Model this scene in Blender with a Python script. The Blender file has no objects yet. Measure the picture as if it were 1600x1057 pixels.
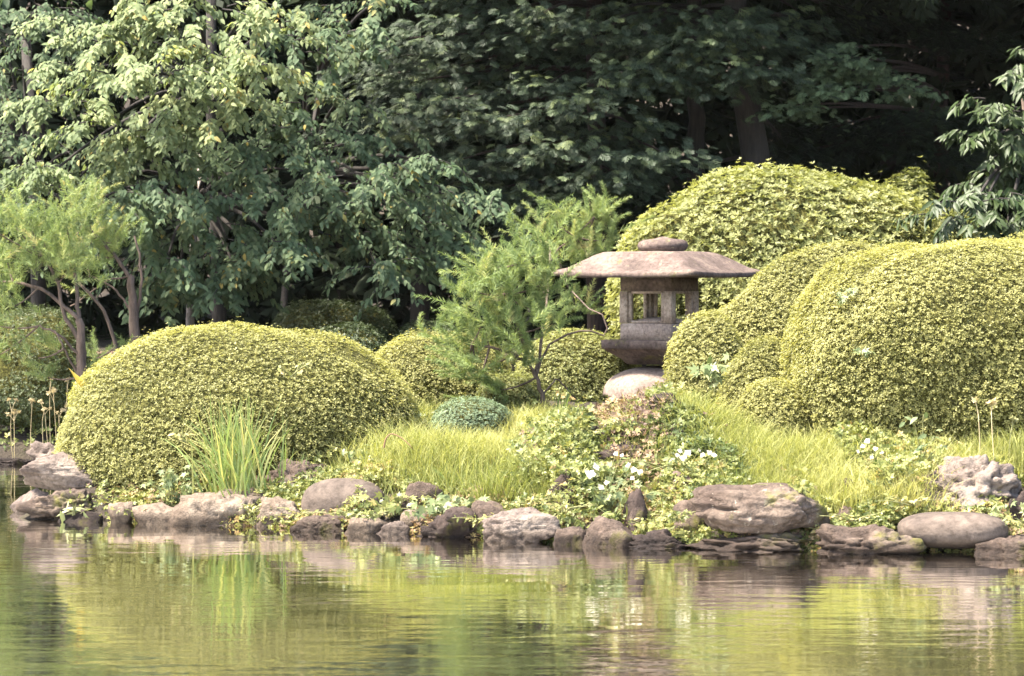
import bpy, bmesh, math, random
import numpy as np
from mathutils import Vector, Matrix, noise

random.seed(11)
rng = np.random.default_rng(11)
sc = bpy.context.scene
COL = sc.collection

# ------------------------------------------------------------------ camera, world, sun, exposure
FPX, CX, CY, HROW, CAMH = 3608.0, 800.0, 528.5, 430.0, 1.7
PITCH = math.atan((CY - HROW) / FPX)
cam = bpy.data.cameras.new('camera')
cam_o = bpy.data.objects.new('camera', cam)
COL.objects.link(cam_o)
cam_o.location = (0, 0, CAMH)
cam_o.rotation_euler = (math.pi / 2 - PITCH, 0, 0)
cam.sensor_fit = 'HORIZONTAL'
cam.sensor_width = 36
cam.lens = FPX / 1600 * 36
cam.clip_start = 0.1
cam.clip_end = 500
cam.dof.use_dof = True
cam.dof.focus_distance = 16.5
cam.dof.aperture_fstop = 5.0
sc.camera = cam_o

SUN = Vector((-0.46, -0.13, 0.87)).normalized()
world = bpy.data.worlds.new('World')
sc.world = world
world.use_nodes = True
wn = world.node_tree
bg = wn.nodes['Background']
sky = wn.nodes.new('ShaderNodeTexSky')
sky.sky_type = 'NISHITA'
sky.sun_disc = False
sky.sun_elevation = math.asin(SUN.z)
sky.sun_rotation = math.atan2(SUN.x, SUN.y)
sky.dust_density = 3.0
sky.air_density = 1.2
wn.links.new(sky.outputs[0], bg.inputs['Color'])
bg.inputs['Strength'].default_value = 0.13
sun = bpy.data.lights.new('sun', 'SUN')
sun.energy = 5.0
sun.angle = math.radians(4.0)
sun.color = (1.0, 0.92, 0.78)
sun_o = bpy.data.objects.new('sun', sun)
COL.objects.link(sun_o)
sun_o.rotation_euler = (-SUN).to_track_quat('-Z', 'Y').to_euler()

sc.view_settings.view_transform = 'Standard'
sc.view_settings.look = 'None'
sc.view_settings.exposure = 2.15
sc.view_settings.gamma = 1.0
sc.view_settings.use_curve_mapping = False
sc.cycles.max_bounces = 6
sc.cycles.diffuse_bounces = 3
sc.cycles.glossy_bounces = 3
sc.cycles.transmission_bounces = 3
sc.cycles.use_denoising = True
sc.cycles.sample_clamp_indirect = 6

# ------------------------------------------------------------------ helpers
RAYF = np.array([0, math.cos(PITCH), -math.sin(PITCH)])
RAYU = np.array([0, math.sin(PITCH), math.cos(PITCH)])


def P(px, py, d):
    """the point of the place seen at pixel (px, py) of the photo, d metres into the scene"""
    r = RAYF + np.array([1, 0, 0]) * ((px - CX) / FPX) + RAYU * ((CY - py) / FPX)
    return np.array([0, 0, CAMH]) + r * (d / r[1])


_SHX = [-400, 30, 200, 400, 600, 800, 1000, 1200, 1400, 1600, 2200]
_SHY = [813, 815, 819, 826, 835, 847, 857, 864, 865, 867, 871]


def shore_d(px):
    py = np.interp(px, _SHX, _SHY)
    return CAMH * FPX / (py - HROW)


_sx = np.array([P(px, 0, shore_d(px))[0] for px in np.linspace(-400, 2200, 60)])
_sd = np.array([shore_d(px) for px in np.linspace(-400, 2200, 60)])


def norm(a):
    return a / np.maximum(np.linalg.norm(a, axis=-1, keepdims=True), 1e-9)


def snoise(p, f, seed):
    r = np.random.default_rng(seed)
    out = np.zeros(len(p))
    for _ in range(7):
        k = r.normal(size=3)
        k = k / np.linalg.norm(k) * f * r.uniform(.6, 1.7)
        out += np.sin(p @ k + r.uniform(0, 6.28))
    return out / 3.2


def land_t(x, y):
    """metres behind the shoreline (negative in the pond)"""
    x = np.asarray(x, float); y = np.asarray(y, float)
    front = y - np.interp(x, _sx, _sd)
    side = x + 3.52 + .12 * np.sin(y * 2.1)
    far = y - 20.7 - .25 * np.sin(x * 1.3)
    return np.maximum(np.minimum(front, side), far)


def ground_z(x, y):
    x = np.asarray(x, float); y = np.asarray(y, float)
    t = land_t(x, y)
    z = np.interp(t, [-3, -.4, -.05, .06, .3, .7, 1.2, 2, 3.5, 7, 12, 17, 26, 40, 90], [-.9, -.4, -.25, -.06, .09, .24, .37, .50, .57, .72, .95, 1.4, 9, 20, 24])  # far end climbs into a hill added to block light behind the wood
    on = np.clip(t / .8, 0, 1)
    z += on * .30 * np.exp(-(((x - .88) / .5) ** 2 + ((y - 15.95) / .55) ** 2))
    z += on * .10 * np.exp(-(((x - 3.0) / 1.4) ** 2 + ((y - 15.3) / .7) ** 2))
    q = np.stack([x.ravel(), y.ravel(), 0 * x.ravel()], 1)
    z += (on * .035) * snoise(q, 5, 5).reshape(x.shape)
    return z


def gz(x, y):
    return float(ground_z(np.array([x]), np.array([y]))[0])


ORIG = {}


def setp(o, label=None, cat=None, group=None, kind=None):
    if label: o['label'] = label
    if cat: o['category'] = cat
    if group: o['group'] = group
    if kind: o['kind'] = kind
    return o


def thing(name, label, cat, loc, group=None):
    o = bpy.data.objects.new(name, None)
    COL.objects.link(o)
    o.location = tuple(float(v) for v in loc)
    o.empty_display_size = .1
    ORIG[o.name] = np.array(loc, float)
    return setp(o, label, cat, group)


def mesh_from(name, v, f, mat, tint=None, smooth=False):
    """v (n,3), f (m,3) triangles"""
    me = bpy.data.meshes.new(name)
    v = np.ascontiguousarray(v, np.float32); f = np.ascontiguousarray(f, np.int32)
    me.vertices.add(len(v)); me.vertices.foreach_set('co', v.ravel())
    me.loops.add(f.size); me.loops.foreach_set('vertex_index', f.ravel())
    me.polygons.add(len(f)); me.polygons.foreach_set('loop_start', np.arange(0, f.size, 3, dtype=np.int32))
    if smooth: me.polygons.foreach_set('use_smooth', np.ones(len(f), bool))
    me.update(calc_edges=True)
    if tint is not None:
        a = me.attributes.new('tint', 'FLOAT', 'POINT')
        a.data.foreach_set('value', np.ascontiguousarray(tint, np.float32))
    me.materials.append(mat)
    return me


class Soup:
    def __init__(s):
        s.v, s.f, s.t, s.n = [], [], [], 0

    def add(s, v, f, tint=0.5):
        v = np.asarray(v, float).reshape(-1, 3)
        s.v.append(v); s.f.append(np.asarray(f, int).reshape(-1, 3) + s.n); s.n += len(v)
        s.t.append(np.broadcast_to(np.asarray(tint, float), (len(v),)))

    def scatter(s, tv, tf, pos, R, scale, tint):
        """copies of a template at pos (N,3), rotation R (N,3,3), scale (N,) or (N,3), tint (N,)"""
        n = len(pos)
        if n == 0: return
        tv = np.asarray(tv, float); tf = np.asarray(tf, int)
        scale = np.asarray(scale, float)
        if scale.ndim == 1: scale = scale[:, None]
        v = np.einsum('nij,nvj->nvi', R, tv[None] * scale[:, None, :]) + pos[:, None]
        f = tf[None] + (np.arange(n) * len(tv))[:, None, None]
        s.add(v.reshape(-1, 3), f.reshape(-1, 3), np.repeat(tint, len(tv)))

    def tube(s, pts, rad, sides=6, tint=.5):
        pts = np.asarray(pts, float); m = len(pts)
        rad = np.broadcast_to(np.asarray(rad, float), (m,)) if np.ndim(rad) else np.full(m, rad)
        tan = norm(np.gradient(pts, axis=0))
        ref = np.array([0.3, -.9, .2]) if abs(tan[0][2]) > .8 else np.array([0, 0, 1.])
        a = norm(np.cross(tan, ref)); b = np.cross(tan, a)
        an = np.linspace(0, 2 * np.pi, sides, endpoint=False)
        ring = pts[:, None] + rad[:, None, None] * (np.cos(an)[None, :, None] * a[:, None] + np.sin(an)[None, :, None] * b[:, None])
        v = ring.reshape(-1, 3)
        i = np.arange(m - 1)[:, None] * sides; j = np.arange(sides)[None]; k = (j + 1) % sides
        f = np.concatenate([np.stack([i + j, i + k, i + sides + k], -1).reshape(-1, 3), np.stack([i + j, i + sides + k, i + sides + j], -1).reshape(-1, 3)])
        v = np.concatenate([v, pts[-1:]]); base = (m - 1) * sides
        cap = np.stack([base + np.arange(sides), base + (np.arange(sides) + 1) % sides, np.full(sides, m * sides)], 1)
        s.add(v, np.concatenate([f, cap]), tint)

    def build(s, name, mat, parent=None, smooth=False, **kw):
        if not s.v or not sum(len(a) for a in s.v): return None
        v = np.concatenate(s.v) if s.v else np.zeros((0, 3)); f = np.concatenate(s.f) if s.f else np.zeros((0, 3), int)
        t = np.concatenate(s.t) if s.t else np.zeros(0)
        if parent is not None:
            v = v - ORIG[parent.name]
            org = ORIG[parent.name]
        else:
            org = v.mean(0); org[2] = v[:, 2].min()
            v = v - org
        o = bpy.data.objects.new(name, mesh_from(name, v, f, mat, t, smooth))
        COL.objects.link(o)
        if parent is not None: o.parent = parent
        else: o.location = org
        ORIG[o.name] = org
        return setp(o, **kw)


def frames(d, n):
    d = norm(d); n = norm(n - (n * d).sum(-1, keepdims=True) * d + 1e-6)
    return np.stack([np.cross(d, n), d, n], axis=-1)


def bez(a, b, c, m=8):
    t = np.linspace(0, 1, m)[:, None]
    return (1 - t) ** 2 * np.asarray(a) + 2 * t * (1 - t) * np.asarray(b) + t * t * np.asarray(c)


def rdir(n):
    return norm(rng.normal(size=(n, 3)))


# templates: x = side, y = along, z = face normal
LEAF2 = (np.array([[0, 0, 0], [.28, .45, .07], [0, 1, -.04], [-.28, .45, .07]]), np.array([[0, 1, 2], [0, 2, 3]]))
LEAF6 = (np.array([[0, 0, 0], [0, .35, -.01], [0, .7, -.05], [0, 1.05, -.16], [.23, .3, .05], [.2, .66, .0], [-.23, .3, .05], [-.2, .66, .0]]),
         np.array([[0, 4, 1], [1, 4, 5], [1, 5, 2], [2, 5, 3], [0, 1, 6], [1, 7, 6], [1, 2, 7], [2, 3, 7]]))
GLOSSY = (LEAF6[0] * np.array([.62, 1, .8]), LEAF6[1])


def rosette_template(k=5, w=.26, up=.45):
    V, F = [], []
    for i in range(k):
        a = 2 * math.pi * i / k + (i % 2) * .25
        l = 1.0 if i % 2 == 0 else .8
        c, s = math.cos(a), math.sin(a)
        for (r, side, z) in ((.05, 0, 0), (.55, w, up * .6), (1, 0, up * .75), (.55, -w, up * .6 - .05)):
            V.append([(c * r - s * side) * l, (s * r + c * side) * l, z * l])
        b = 4 * i
        F += [[b, b + 1, b + 2], [b, b + 2, b + 3]]
    return np.array(V), np.array(F)


ROS5 = rosette_template(5)
ROS4 = rosette_template(3, .36, .5)
ROS6 = rosette_template(6, .2, .55)


def star_leaf():
    V = [[0, 0, 0]]; an = [-105, -62, -25, 0, 25, 62, 105]
    F = []
    tips = [(-100, .55), (-75, .3), (-50, .85), (-25, .42), (0, 1.1), (25, .42), (50, .85), (75, .3), (100, .55)]
    for a, r in tips:
        a = math.radians(a)
        V.append([math.sin(a) * r, .25 + math.cos(a) * r * .9, -.12 * r * r])
    for i in range(1, len(tips)): F.append([0, i + 1, i])
    return np.array(V), np.array(F)


STAR = star_leaf()


def fan_template(full=True):
    V, F = [], []
    def lobe(x0, y0, ang, L, w):
        b = len(V); s, c = math.sin(ang), math.cos(ang)
        for (l, side) in ((0, 0), (.5, -1), (1, 0), (.5, 1)):
            x = x0 + s * l * L + c * side * w; y = y0 + c * l * L - s * side * w
            V.append([x, y, -.30 * (x * x * .9 + y * y) + .05 * math.sin(9 * x + 5 * y)])
        F.extend([[b, b + 1, b + 2], [b, b + 2, b + 3]])
    lobe(0, 0, 0, 1.0, .055)
    for i, y in enumerate((.08, .25, .42, .58, .72) if full else (.1, .4, .65)):
        for sg in (-1, 1):
            lobe(0, y, sg * (.95 - .10 * i), (.66 - .1 * i) if full else (.66 - .15 * i), .05 if full else .09)
            if full and i < 3: lobe(sg * .2, y + .16, sg * (.35 + .1 * i), .30, .045)
    return np.array(V), np.array(F)


FAN_LO = fan_template(False)
FAN = fan_template()


# ------------------------------------------------------------------ materials
def new_mat(name):
    m = bpy.data.materials.new(name); m.use_nodes = True
    nt = m.node_tree; nt.nodes.clear()
    out = nt.nodes.new('ShaderNodeOutputMaterial')
    return m, nt, out


def ramp(nt, fac, stops):
    r = nt.nodes.new('ShaderNodeValToRGB')
    e = r.color_ramp.elements
    while len(e) < len(stops): e.new(.5)
    for i, (p, c) in enumerate(stops):
        e[i].position = p; e[i].color = (*c, 1)
    nt.links.new(fac, r.inputs[0])
    return r.outputs[0]


def leaf_mat(name, stops, trans=.3, rough=.5, spec=.4, tcol=(1.0, 1.0, .55)):
    m, nt, out = new_mat(name)
    a = nt.nodes.new('ShaderNodeAttribute'); a.attribute_name = 'tint'
    c = ramp(nt, a.outputs['Fac'], stops)
    b = nt.nodes.new('ShaderNodeBsdfPrincipled')
    nt.links.new(c, b.inputs['Base Color'])
    b.inputs['Roughness'].default_value = rough
    b.inputs['Specular IOR Level'].default_value = spec
    tr = nt.nodes.new('ShaderNodeBsdfTranslucent')
    mul = nt.nodes.new('ShaderNodeMix'); mul.data_type = 'RGBA'; mul.blend_type = 'MULTIPLY'
    mul.inputs[0].default_value = 1
    nt.links.new(c, mul.inputs[6]); mul.inputs[7].default_value = (*tcol, 1)
    nt.links.new(mul.outputs[2], tr.inputs['Color'])
    mx = nt.nodes.new('ShaderNodeMixShader'); mx.inputs[0].default_value = trans
    nt.links.new(b.outputs[0], mx.inputs[1]); nt.links.new(tr.outputs[0], mx.inputs[2])
    nt.links.new(mx.outputs[0], out.inputs[0])
    return m


def noise_node(nt, vec, scale, detail=6, rough=.6):
    n = nt.nodes.new('ShaderNodeTexNoise')
    n.inputs['Scale'].default_value = scale; n.inputs['Detail'].default_value = detail; n.inputs['Roughness'].default_value = rough
    nt.links.new(vec, n.inputs['Vector'])
    return n.outputs['Fac']


def mixc(nt, fac, a, b, mode='MIX'):
    m = nt.nodes.new('ShaderNodeMix'); m.data_type = 'RGBA'; m.blend_type = mode
    if hasattr(fac, 'is_linked') or hasattr(fac, 'links'): nt.links.new(fac, m.inputs[0])
    else: m.inputs[0].default_value = fac
    for s, v in ((6, a), (7, b)):
        if isinstance(v, tuple): m.inputs[s].default_value = (*v, 1)
        else: nt.links.new(v, m.inputs[s])
    return m.outputs[2]


def stone_mat(name, dark, mid, light, lichen=.0, lichen_col=(.55, .5, .45), scale=6, rough=.85, bump=.6, wet=True, moss=0.0):
    m, nt, out = new_mat(name)
    tc = nt.nodes.new('ShaderNodeTexCoord'); vec = tc.outputs['Object']
    big = noise_node(nt, vec, scale * .5, 4)
    fine = noise_node(nt, vec, scale * 5, 8, .7)
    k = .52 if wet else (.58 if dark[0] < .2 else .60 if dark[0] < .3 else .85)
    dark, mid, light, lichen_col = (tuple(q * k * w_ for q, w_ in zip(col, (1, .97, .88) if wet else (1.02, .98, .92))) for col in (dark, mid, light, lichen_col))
    c = ramp(nt, big, [(.36, dark), (.5, mid), (.62, light)])
    f2 = ramp(nt, fine, [(.32, (.35, .34, .33)), (.5, (.95, .95, .95)), (.7, (1.4, 1.4, 1.4))])
    c = mixc(nt, .85, c, f2, 'MULTIPLY')
    if lichen > 0:
        l = noise_node(nt, vec, scale * 3.2, 5, .65)
        lm = ramp(nt, l, [(.70 - lichen * .3, (0, 0, 0)), (.74 - lichen * .3, (1, 1, 1))])
        c = mixc(nt, lm, c, lichen_col)
    if moss > 0:
        l = noise_node(nt, vec, scale * .8, 5, .6)
        lm = ramp(nt, l, [(.64 - moss * .3, (0, 0, 0)), (.74 - moss * .3, (1, 1, 1))])
        c = mixc(nt, lm, c, (.12, .11, .03))
    b = nt.nodes.new('ShaderNodeBsdfPrincipled')
    b.inputs['Roughness'].default_value = rough
    b.inputs['Specular IOR Level'].default_value = .25
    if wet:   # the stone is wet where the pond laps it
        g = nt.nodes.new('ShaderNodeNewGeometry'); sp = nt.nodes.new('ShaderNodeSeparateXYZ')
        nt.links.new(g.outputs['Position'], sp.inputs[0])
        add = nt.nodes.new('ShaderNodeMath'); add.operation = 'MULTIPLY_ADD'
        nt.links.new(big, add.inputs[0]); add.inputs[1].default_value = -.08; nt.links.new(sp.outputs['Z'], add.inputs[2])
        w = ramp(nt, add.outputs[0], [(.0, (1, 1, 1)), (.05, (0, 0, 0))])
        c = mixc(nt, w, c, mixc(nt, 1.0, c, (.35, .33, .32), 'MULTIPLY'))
    nt.links.new(c, b.inputs['Base Color'])
    bp = nt.nodes.new('ShaderNodeBump'); bp.inputs['Strength'].default_value = bump; bp.inputs['Distance'].default_value = .03 if wet else .012
    h = nt.nodes.new('ShaderNodeMath'); h.operation = 'ADD'
    nt.links.new(fine, h.inputs[0]); nt.links.new(noise_node(nt, vec, scale * 16, 4), h.inputs[1])
    nt.links.new(h.outputs[0], bp.inputs['Height']); nt.links.new(bp.outputs[0], b.inputs['Normal'])
    nt.links.new(b.outputs[0], out.inputs[0])
    return m


def bark_mat(name, a, b_):
    m, nt, out = new_mat(name)
    tc = nt.nodes.new('ShaderNodeTexCoord')
    mp = nt.nodes.new('ShaderNodeMapping'); mp.inputs['Scale'].default_value = (1, 1, .15)
    nt.links.new(tc.outputs['Object'], mp.inputs[0])
    n = noise_node(nt, mp.outputs[0], 22, 6, .7)
    c = ramp(nt, n, [(.35, a), (.65, b_)])
    b = nt.nodes.new('ShaderNodeBsdfPrincipled'); b.inputs['Roughness'].default_value = .9
    nt.links.new(c, b.inputs['Base Color'])
    bp = nt.nodes.new('ShaderNodeBump'); bp.inputs['Strength'].default_value = .9; bp.inputs['Distance'].default_value = .02
    nt.links.new(n, bp.inputs['Height']); nt.links.new(bp.outputs[0], b.inputs['Normal'])
    nt.links.new(b.outputs[0], out.inputs[0])
    return m


M = {}
M['azalea'] = leaf_mat('azalea_leaf', [(0, (.09, .095, .026)), (.3, (.215, .215, .075)), (.65, (.35, .335, .125)), (1, (.49, .46, .22))], .44, .5, .3)
M['azalea_green'] = leaf_mat('azalea_green_leaf', [(0, (.07, .085, .024)), (.3, (.17, .185, .065)), (.65, (.28, .29, .11)), (1, (.42, .415, .20))], .44, .5, .3)
M['shade_azalea'] = leaf_mat('shaded_azalea_leaf', [(0, (.02, .035, .012)), (1, (.07, .09, .03))], .2, .55)  # darker copy of the azalea leaf; tree shade is put into its colour
M['juniper'] = leaf_mat('bluegreen_leaf', [(0, (.07, .10, .05)), (.6, (.16, .22, .12)), (1, (.26, .31, .17))], .2, .6)
M['cherry'] = leaf_mat('cherry_leaf', [(0, (.04, .066, .036)), (.5, (.09, .135, .072)), (.85, (.16, .20, .10)), (1, (.32, .25, .07))], .42, .6, .18)
M['pale_cherry'] = leaf_mat('pale_cherry_leaf', [(0, (.07, .10, .045)), (.5, (.20, .25, .125)), (.85, (.34, .37, .18)), (1, (.46, .34, .11))], .48, .6, .18)
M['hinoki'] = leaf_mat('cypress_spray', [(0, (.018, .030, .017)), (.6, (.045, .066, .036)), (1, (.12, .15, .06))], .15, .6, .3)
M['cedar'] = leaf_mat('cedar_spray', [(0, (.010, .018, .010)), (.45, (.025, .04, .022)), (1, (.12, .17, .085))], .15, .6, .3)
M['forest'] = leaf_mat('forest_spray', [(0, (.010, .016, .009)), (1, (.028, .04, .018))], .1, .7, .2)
M['rhodo'] = leaf_mat('glossy_leaf', [(0, (.02, .036, .012)), (.6, (.05, .075, .022)), (1, (.14, .17, .055))], .2, .5, .3)
M['feather'] = leaf_mat('feather_needle', [(0, (.10, .15, .055)), (.55, (.235, .30, .125)), (.9, (.38, .41, .17)), (1, (.46, .41, .2))], .4, .6, .2)
M['grass'] = leaf_mat('grass_blade', [(0, (.17, .20, .055)), (.5, (.37, .375, .125)), (1, (.52, .49, .21))], .4, .55, .3)
M['iris'] = leaf_mat('iris_blade', [(0, (.13, .20, .06)), (.7, (.26, .33, .11)), (1, (.45, .42, .16))], .35, .45, .4)
M['weed'] = leaf_mat('weed_leaf', [(0, (.07, .10, .03)), (.5, (.20, .22, .065)), (.85, (.33, .32, .11)), (1, (.40, .27, .12))], .3, .5)
M['weed_pale'] = leaf_mat('pale_weed_leaf', [(0, (.10, .14, .06)), (.6, (.23, .265, .115)), (1, (.38, .38, .19))], .3, .45)
M['weed_dry'] = leaf_mat('reddish_weed_leaf', [(0, (.10, .06, .045)), (.5, (.26, .17, .10)), (1, (.42, .34, .13))], .25, .6)
M['petal'] = leaf_mat('white_petal', [(0, (.6, .53, .42)), (1, (.74, .69, .58))], .3, .6, .2, (1, 1, .95))
M['yellow_leaf'] = leaf_mat('yellow_leaf_skin', [(0, (.5, .36, .07)), (1, (.62, .48, .14))], .35, .5)
M['straw'] = leaf_mat('straw', [(0, (.32, .25, .12)), (1, (.55, .45, .27))], .2, .7)
M['dry'] = leaf_mat('dry_leaf', [(0, (.16, .09, .05)), (1, (.38, .26, .12))], .2, .7)
M['stem'] = leaf_mat('green_stem', [(0, (.14, .15, .05)), (1, (.25, .24, .1))], .1, .6)

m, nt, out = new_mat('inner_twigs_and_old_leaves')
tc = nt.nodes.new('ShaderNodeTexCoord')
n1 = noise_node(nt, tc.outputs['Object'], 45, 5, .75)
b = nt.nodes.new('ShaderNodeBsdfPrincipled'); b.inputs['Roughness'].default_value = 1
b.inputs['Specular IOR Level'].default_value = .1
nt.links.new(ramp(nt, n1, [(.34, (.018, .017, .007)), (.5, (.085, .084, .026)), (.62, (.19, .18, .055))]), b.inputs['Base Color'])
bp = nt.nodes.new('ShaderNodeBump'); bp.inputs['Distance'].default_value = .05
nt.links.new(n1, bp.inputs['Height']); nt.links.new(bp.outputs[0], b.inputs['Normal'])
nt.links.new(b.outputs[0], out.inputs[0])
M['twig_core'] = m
M['bark_red'] = bark_mat('red_bark', (.012, .007, .006), (.042, .023, .018))
M['bark_grey'] = bark_mat('grey_bark', (.09, .08, .07), (.26, .22, .2))
M['bark_brown'] = bark_mat('brown_bark', (.045, .03, .023), (.15, .105, .08))
M['bark_dark'] = bark_mat('dark_bark', (.012, .010, .009), (.036, .029, .025))
M['wood_rail'] = bark_mat('rail_wood', (.10, .05, .04), (.2, .11, .09))
M['lantern'] = stone_mat('granite', (.13, .098, .09), (.205, .155, .142), (.28, .22, .19), .22, (.36, .31, .22), 6, .9, .5, wet=False, moss=.12)
M['lantern_pale'] = stone_mat('pale_granite', (.25, .20, .18), (.33, .265, .24), (.40, .33, .29), .1, (.42, .38, .28), 8, .9, .45, wet=False)
M['lantern_box'] = stone_mat('bounce_lit_granite', (.34, .27, .245), (.44, .35, .31), (.52, .43, .38), .06, (.5, .44, .35), 8, .9, .4, wet=False)  # paler copy of the granite; bounced light on the fire box put into its colour
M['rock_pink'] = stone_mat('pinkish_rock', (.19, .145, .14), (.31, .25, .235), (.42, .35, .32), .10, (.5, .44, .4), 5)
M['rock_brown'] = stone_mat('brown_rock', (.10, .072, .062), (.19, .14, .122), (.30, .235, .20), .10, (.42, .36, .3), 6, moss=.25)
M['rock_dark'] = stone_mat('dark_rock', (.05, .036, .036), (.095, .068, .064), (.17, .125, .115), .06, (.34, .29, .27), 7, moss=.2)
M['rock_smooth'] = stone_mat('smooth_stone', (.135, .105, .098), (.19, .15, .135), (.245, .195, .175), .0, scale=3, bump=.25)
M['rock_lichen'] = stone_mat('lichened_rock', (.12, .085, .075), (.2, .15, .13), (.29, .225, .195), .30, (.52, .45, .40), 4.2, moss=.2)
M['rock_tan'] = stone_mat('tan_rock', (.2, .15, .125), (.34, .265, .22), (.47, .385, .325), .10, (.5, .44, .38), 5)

m, nt, out = new_mat('soil')
tc = nt.nodes.new('ShaderNodeTexCoord')
n1 = noise_node(nt, tc.outputs['Object'], 3, 8, .7)
b = nt.nodes.new('ShaderNodeBsdfPrincipled'); b.inputs['Roughness'].default_value = .95
nt.links.new(ramp(nt, n1, [(.3, (.014, .010, .007)), (.55, (.034, .024, .015)), (.75, (.04, .036, .014))]), b.inputs['Base Color'])
bp = nt.nodes.new('ShaderNodeBump'); bp.inputs['Distance'].default_value = .03
nt.links.new(noise_node(nt, tc.outputs['Object'], 30, 6), bp.inputs['Height']); nt.links.new(bp.outputs[0], b.inputs['Normal'])
nt.links.new(b.outputs[0], out.inputs[0])
M['soil'] = m

m, nt, out = new_mat('pond_water')
tc = nt.nodes.new('ShaderNodeTexCoord')
b = nt.nodes.new('ShaderNodeBsdfPrincipled')
b.inputs['Base Color'].default_value = (.075, .066, .042, 1)
b.inputs['Roughness'].default_value = .02
b.inputs['IOR'].default_value = 1.5
prev = None
for (scx, scy, dist, det, rot) in ((.9, 2.6, .0050, 2, 6), (2.4, 10, .0036, 3, -6), (6, 26, .0007, 2, 8)):
    mp = nt.nodes.new('ShaderNodeMapping'); mp.inputs['Scale'].default_value = (scx, scy, 1); mp.inputs['Rotation'].default_value = (0, 0, math.radians(rot))
    nt.links.new(tc.outputs['Object'], mp.inputs[0])
    nn = noise_node(nt, mp.outputs[0], 1.0, det, .5)
    bp = nt.nodes.new('ShaderNodeBump'); bp.inputs['Strength'].default_value = 1; bp.inputs['Distance'].default_value = dist
    nt.links.new(nn, bp.inputs['Height'])
    if scx > 1:     # calm and ruffled patches
        pm = nt.nodes.new('ShaderNodeMapping'); pm.inputs['Scale'].default_value = (.35, 1.3, 1); nt.links.new(tc.outputs['Object'], pm.inputs[0])
        nt.links.new(ramp(nt, noise_node(nt, pm.outputs[0], 1, 3), [(.38, (.25,) * 3), (.62, (1,) * 3)]), bp.inputs['Strength'])
    if prev: nt.links.new(prev, bp.inputs['Normal'])
    prev = bp.outputs[0]
nt.links.new(prev, b.inputs['Normal'])
gl = nt.nodes.new('ShaderNodeBsdfGlossy'); gl.inputs['Roughness'].default_value = .03; gl.inputs['Color'].default_value = (.92, .91, .89, 1)
fr = nt.nodes.new('ShaderNodeFresnel'); fr.inputs['IOR'].default_value = 1.5
ml = nt.nodes.new('ShaderNodeMath'); ml.operation = 'MULTIPLY'; ml.use_clamp = True; ml.inputs[1].default_value = 2.1
nt.links.new(fr.outputs[0], ml.inputs[0])
nt.links.new(prev, gl.inputs['Normal']); nt.links.new(prev, fr.inputs['Normal'])
mx = nt.nodes.new('ShaderNodeMixShader'); nt.links.new(ml.outputs[0], mx.inputs[0]); nt.links.new(b.outputs[0], mx.inputs[1]); nt.links.new(gl.outputs[0], mx.inputs[2])
nt.links.new(mx.outputs[0], out.inputs[0])
M['water'] = m

# ------------------------------------------------------------------ setting: terrain and pond
def axis(lo, hi, flo, fhi, step, cstep):
    a = np.concatenate([np.arange(lo, flo, cstep), np.arange(flo, fhi, step), np.arange(fhi, hi + cstep, cstep)])
    return a
gx = axis(-70, 70, -7, 7, .09, 3.0); gy = axis(-60, 110, 12.5, 24, .085, 3.0)
X, Y = np.meshgrid(gx, gy, indexing='xy')
Z = ground_z(X, Y)
near = np.clip((4 - Y) / 6, 0, 1)          # the viewer's own bank
Z = np.where(Y < 4, -.9 + near * 1.6, Z)
Vt = np.stack([X.ravel(), Y.ravel(), Z.ravel()], 1)
nx, ny = len(gx), len(gy)
ii = (np.arange(ny - 1)[:, None] * nx + np.arange(nx - 1)[None]).ravel()
Ft = np.concatenate([np.stack([ii, ii + 1, ii + nx + 1], 1), np.stack([ii, ii + nx + 1, ii + nx], 1)])
o = bpy.data.objects.new('ground', mesh_from('ground', Vt, Ft, M['soil'], None, True)); COL.objects.link(o); setp(o, kind='structure')
Vw = np.array([[-70, -5, 0], [70, -5, 0], [70, 24, 0], [-70, 24, 0]], float)
o = bpy.data.objects.new('water', mesh_from('water', Vw, np.array([[0, 1, 2], [0, 2, 3]]), M['water'])); COL.objects.link(o); setp(o, kind='structure')


# ------------------------------------------------------------------ stone lantern
def rot2(x, y, a):
    return x * math.cos(a) - y * math.sin(a), x * math.sin(a) + y * math.cos(a)


LD_ = 20.0
LAN = P(1030, 640, LD_); LAN[2] = gz(LAN[0], LAN[1]) - .03
PXM = LD_ / FPX                        # metres per photo pixel at the lantern
LROT = math.radians(13)


def lz(py):
    return float(P(1030, py, LD_)[2])


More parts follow.
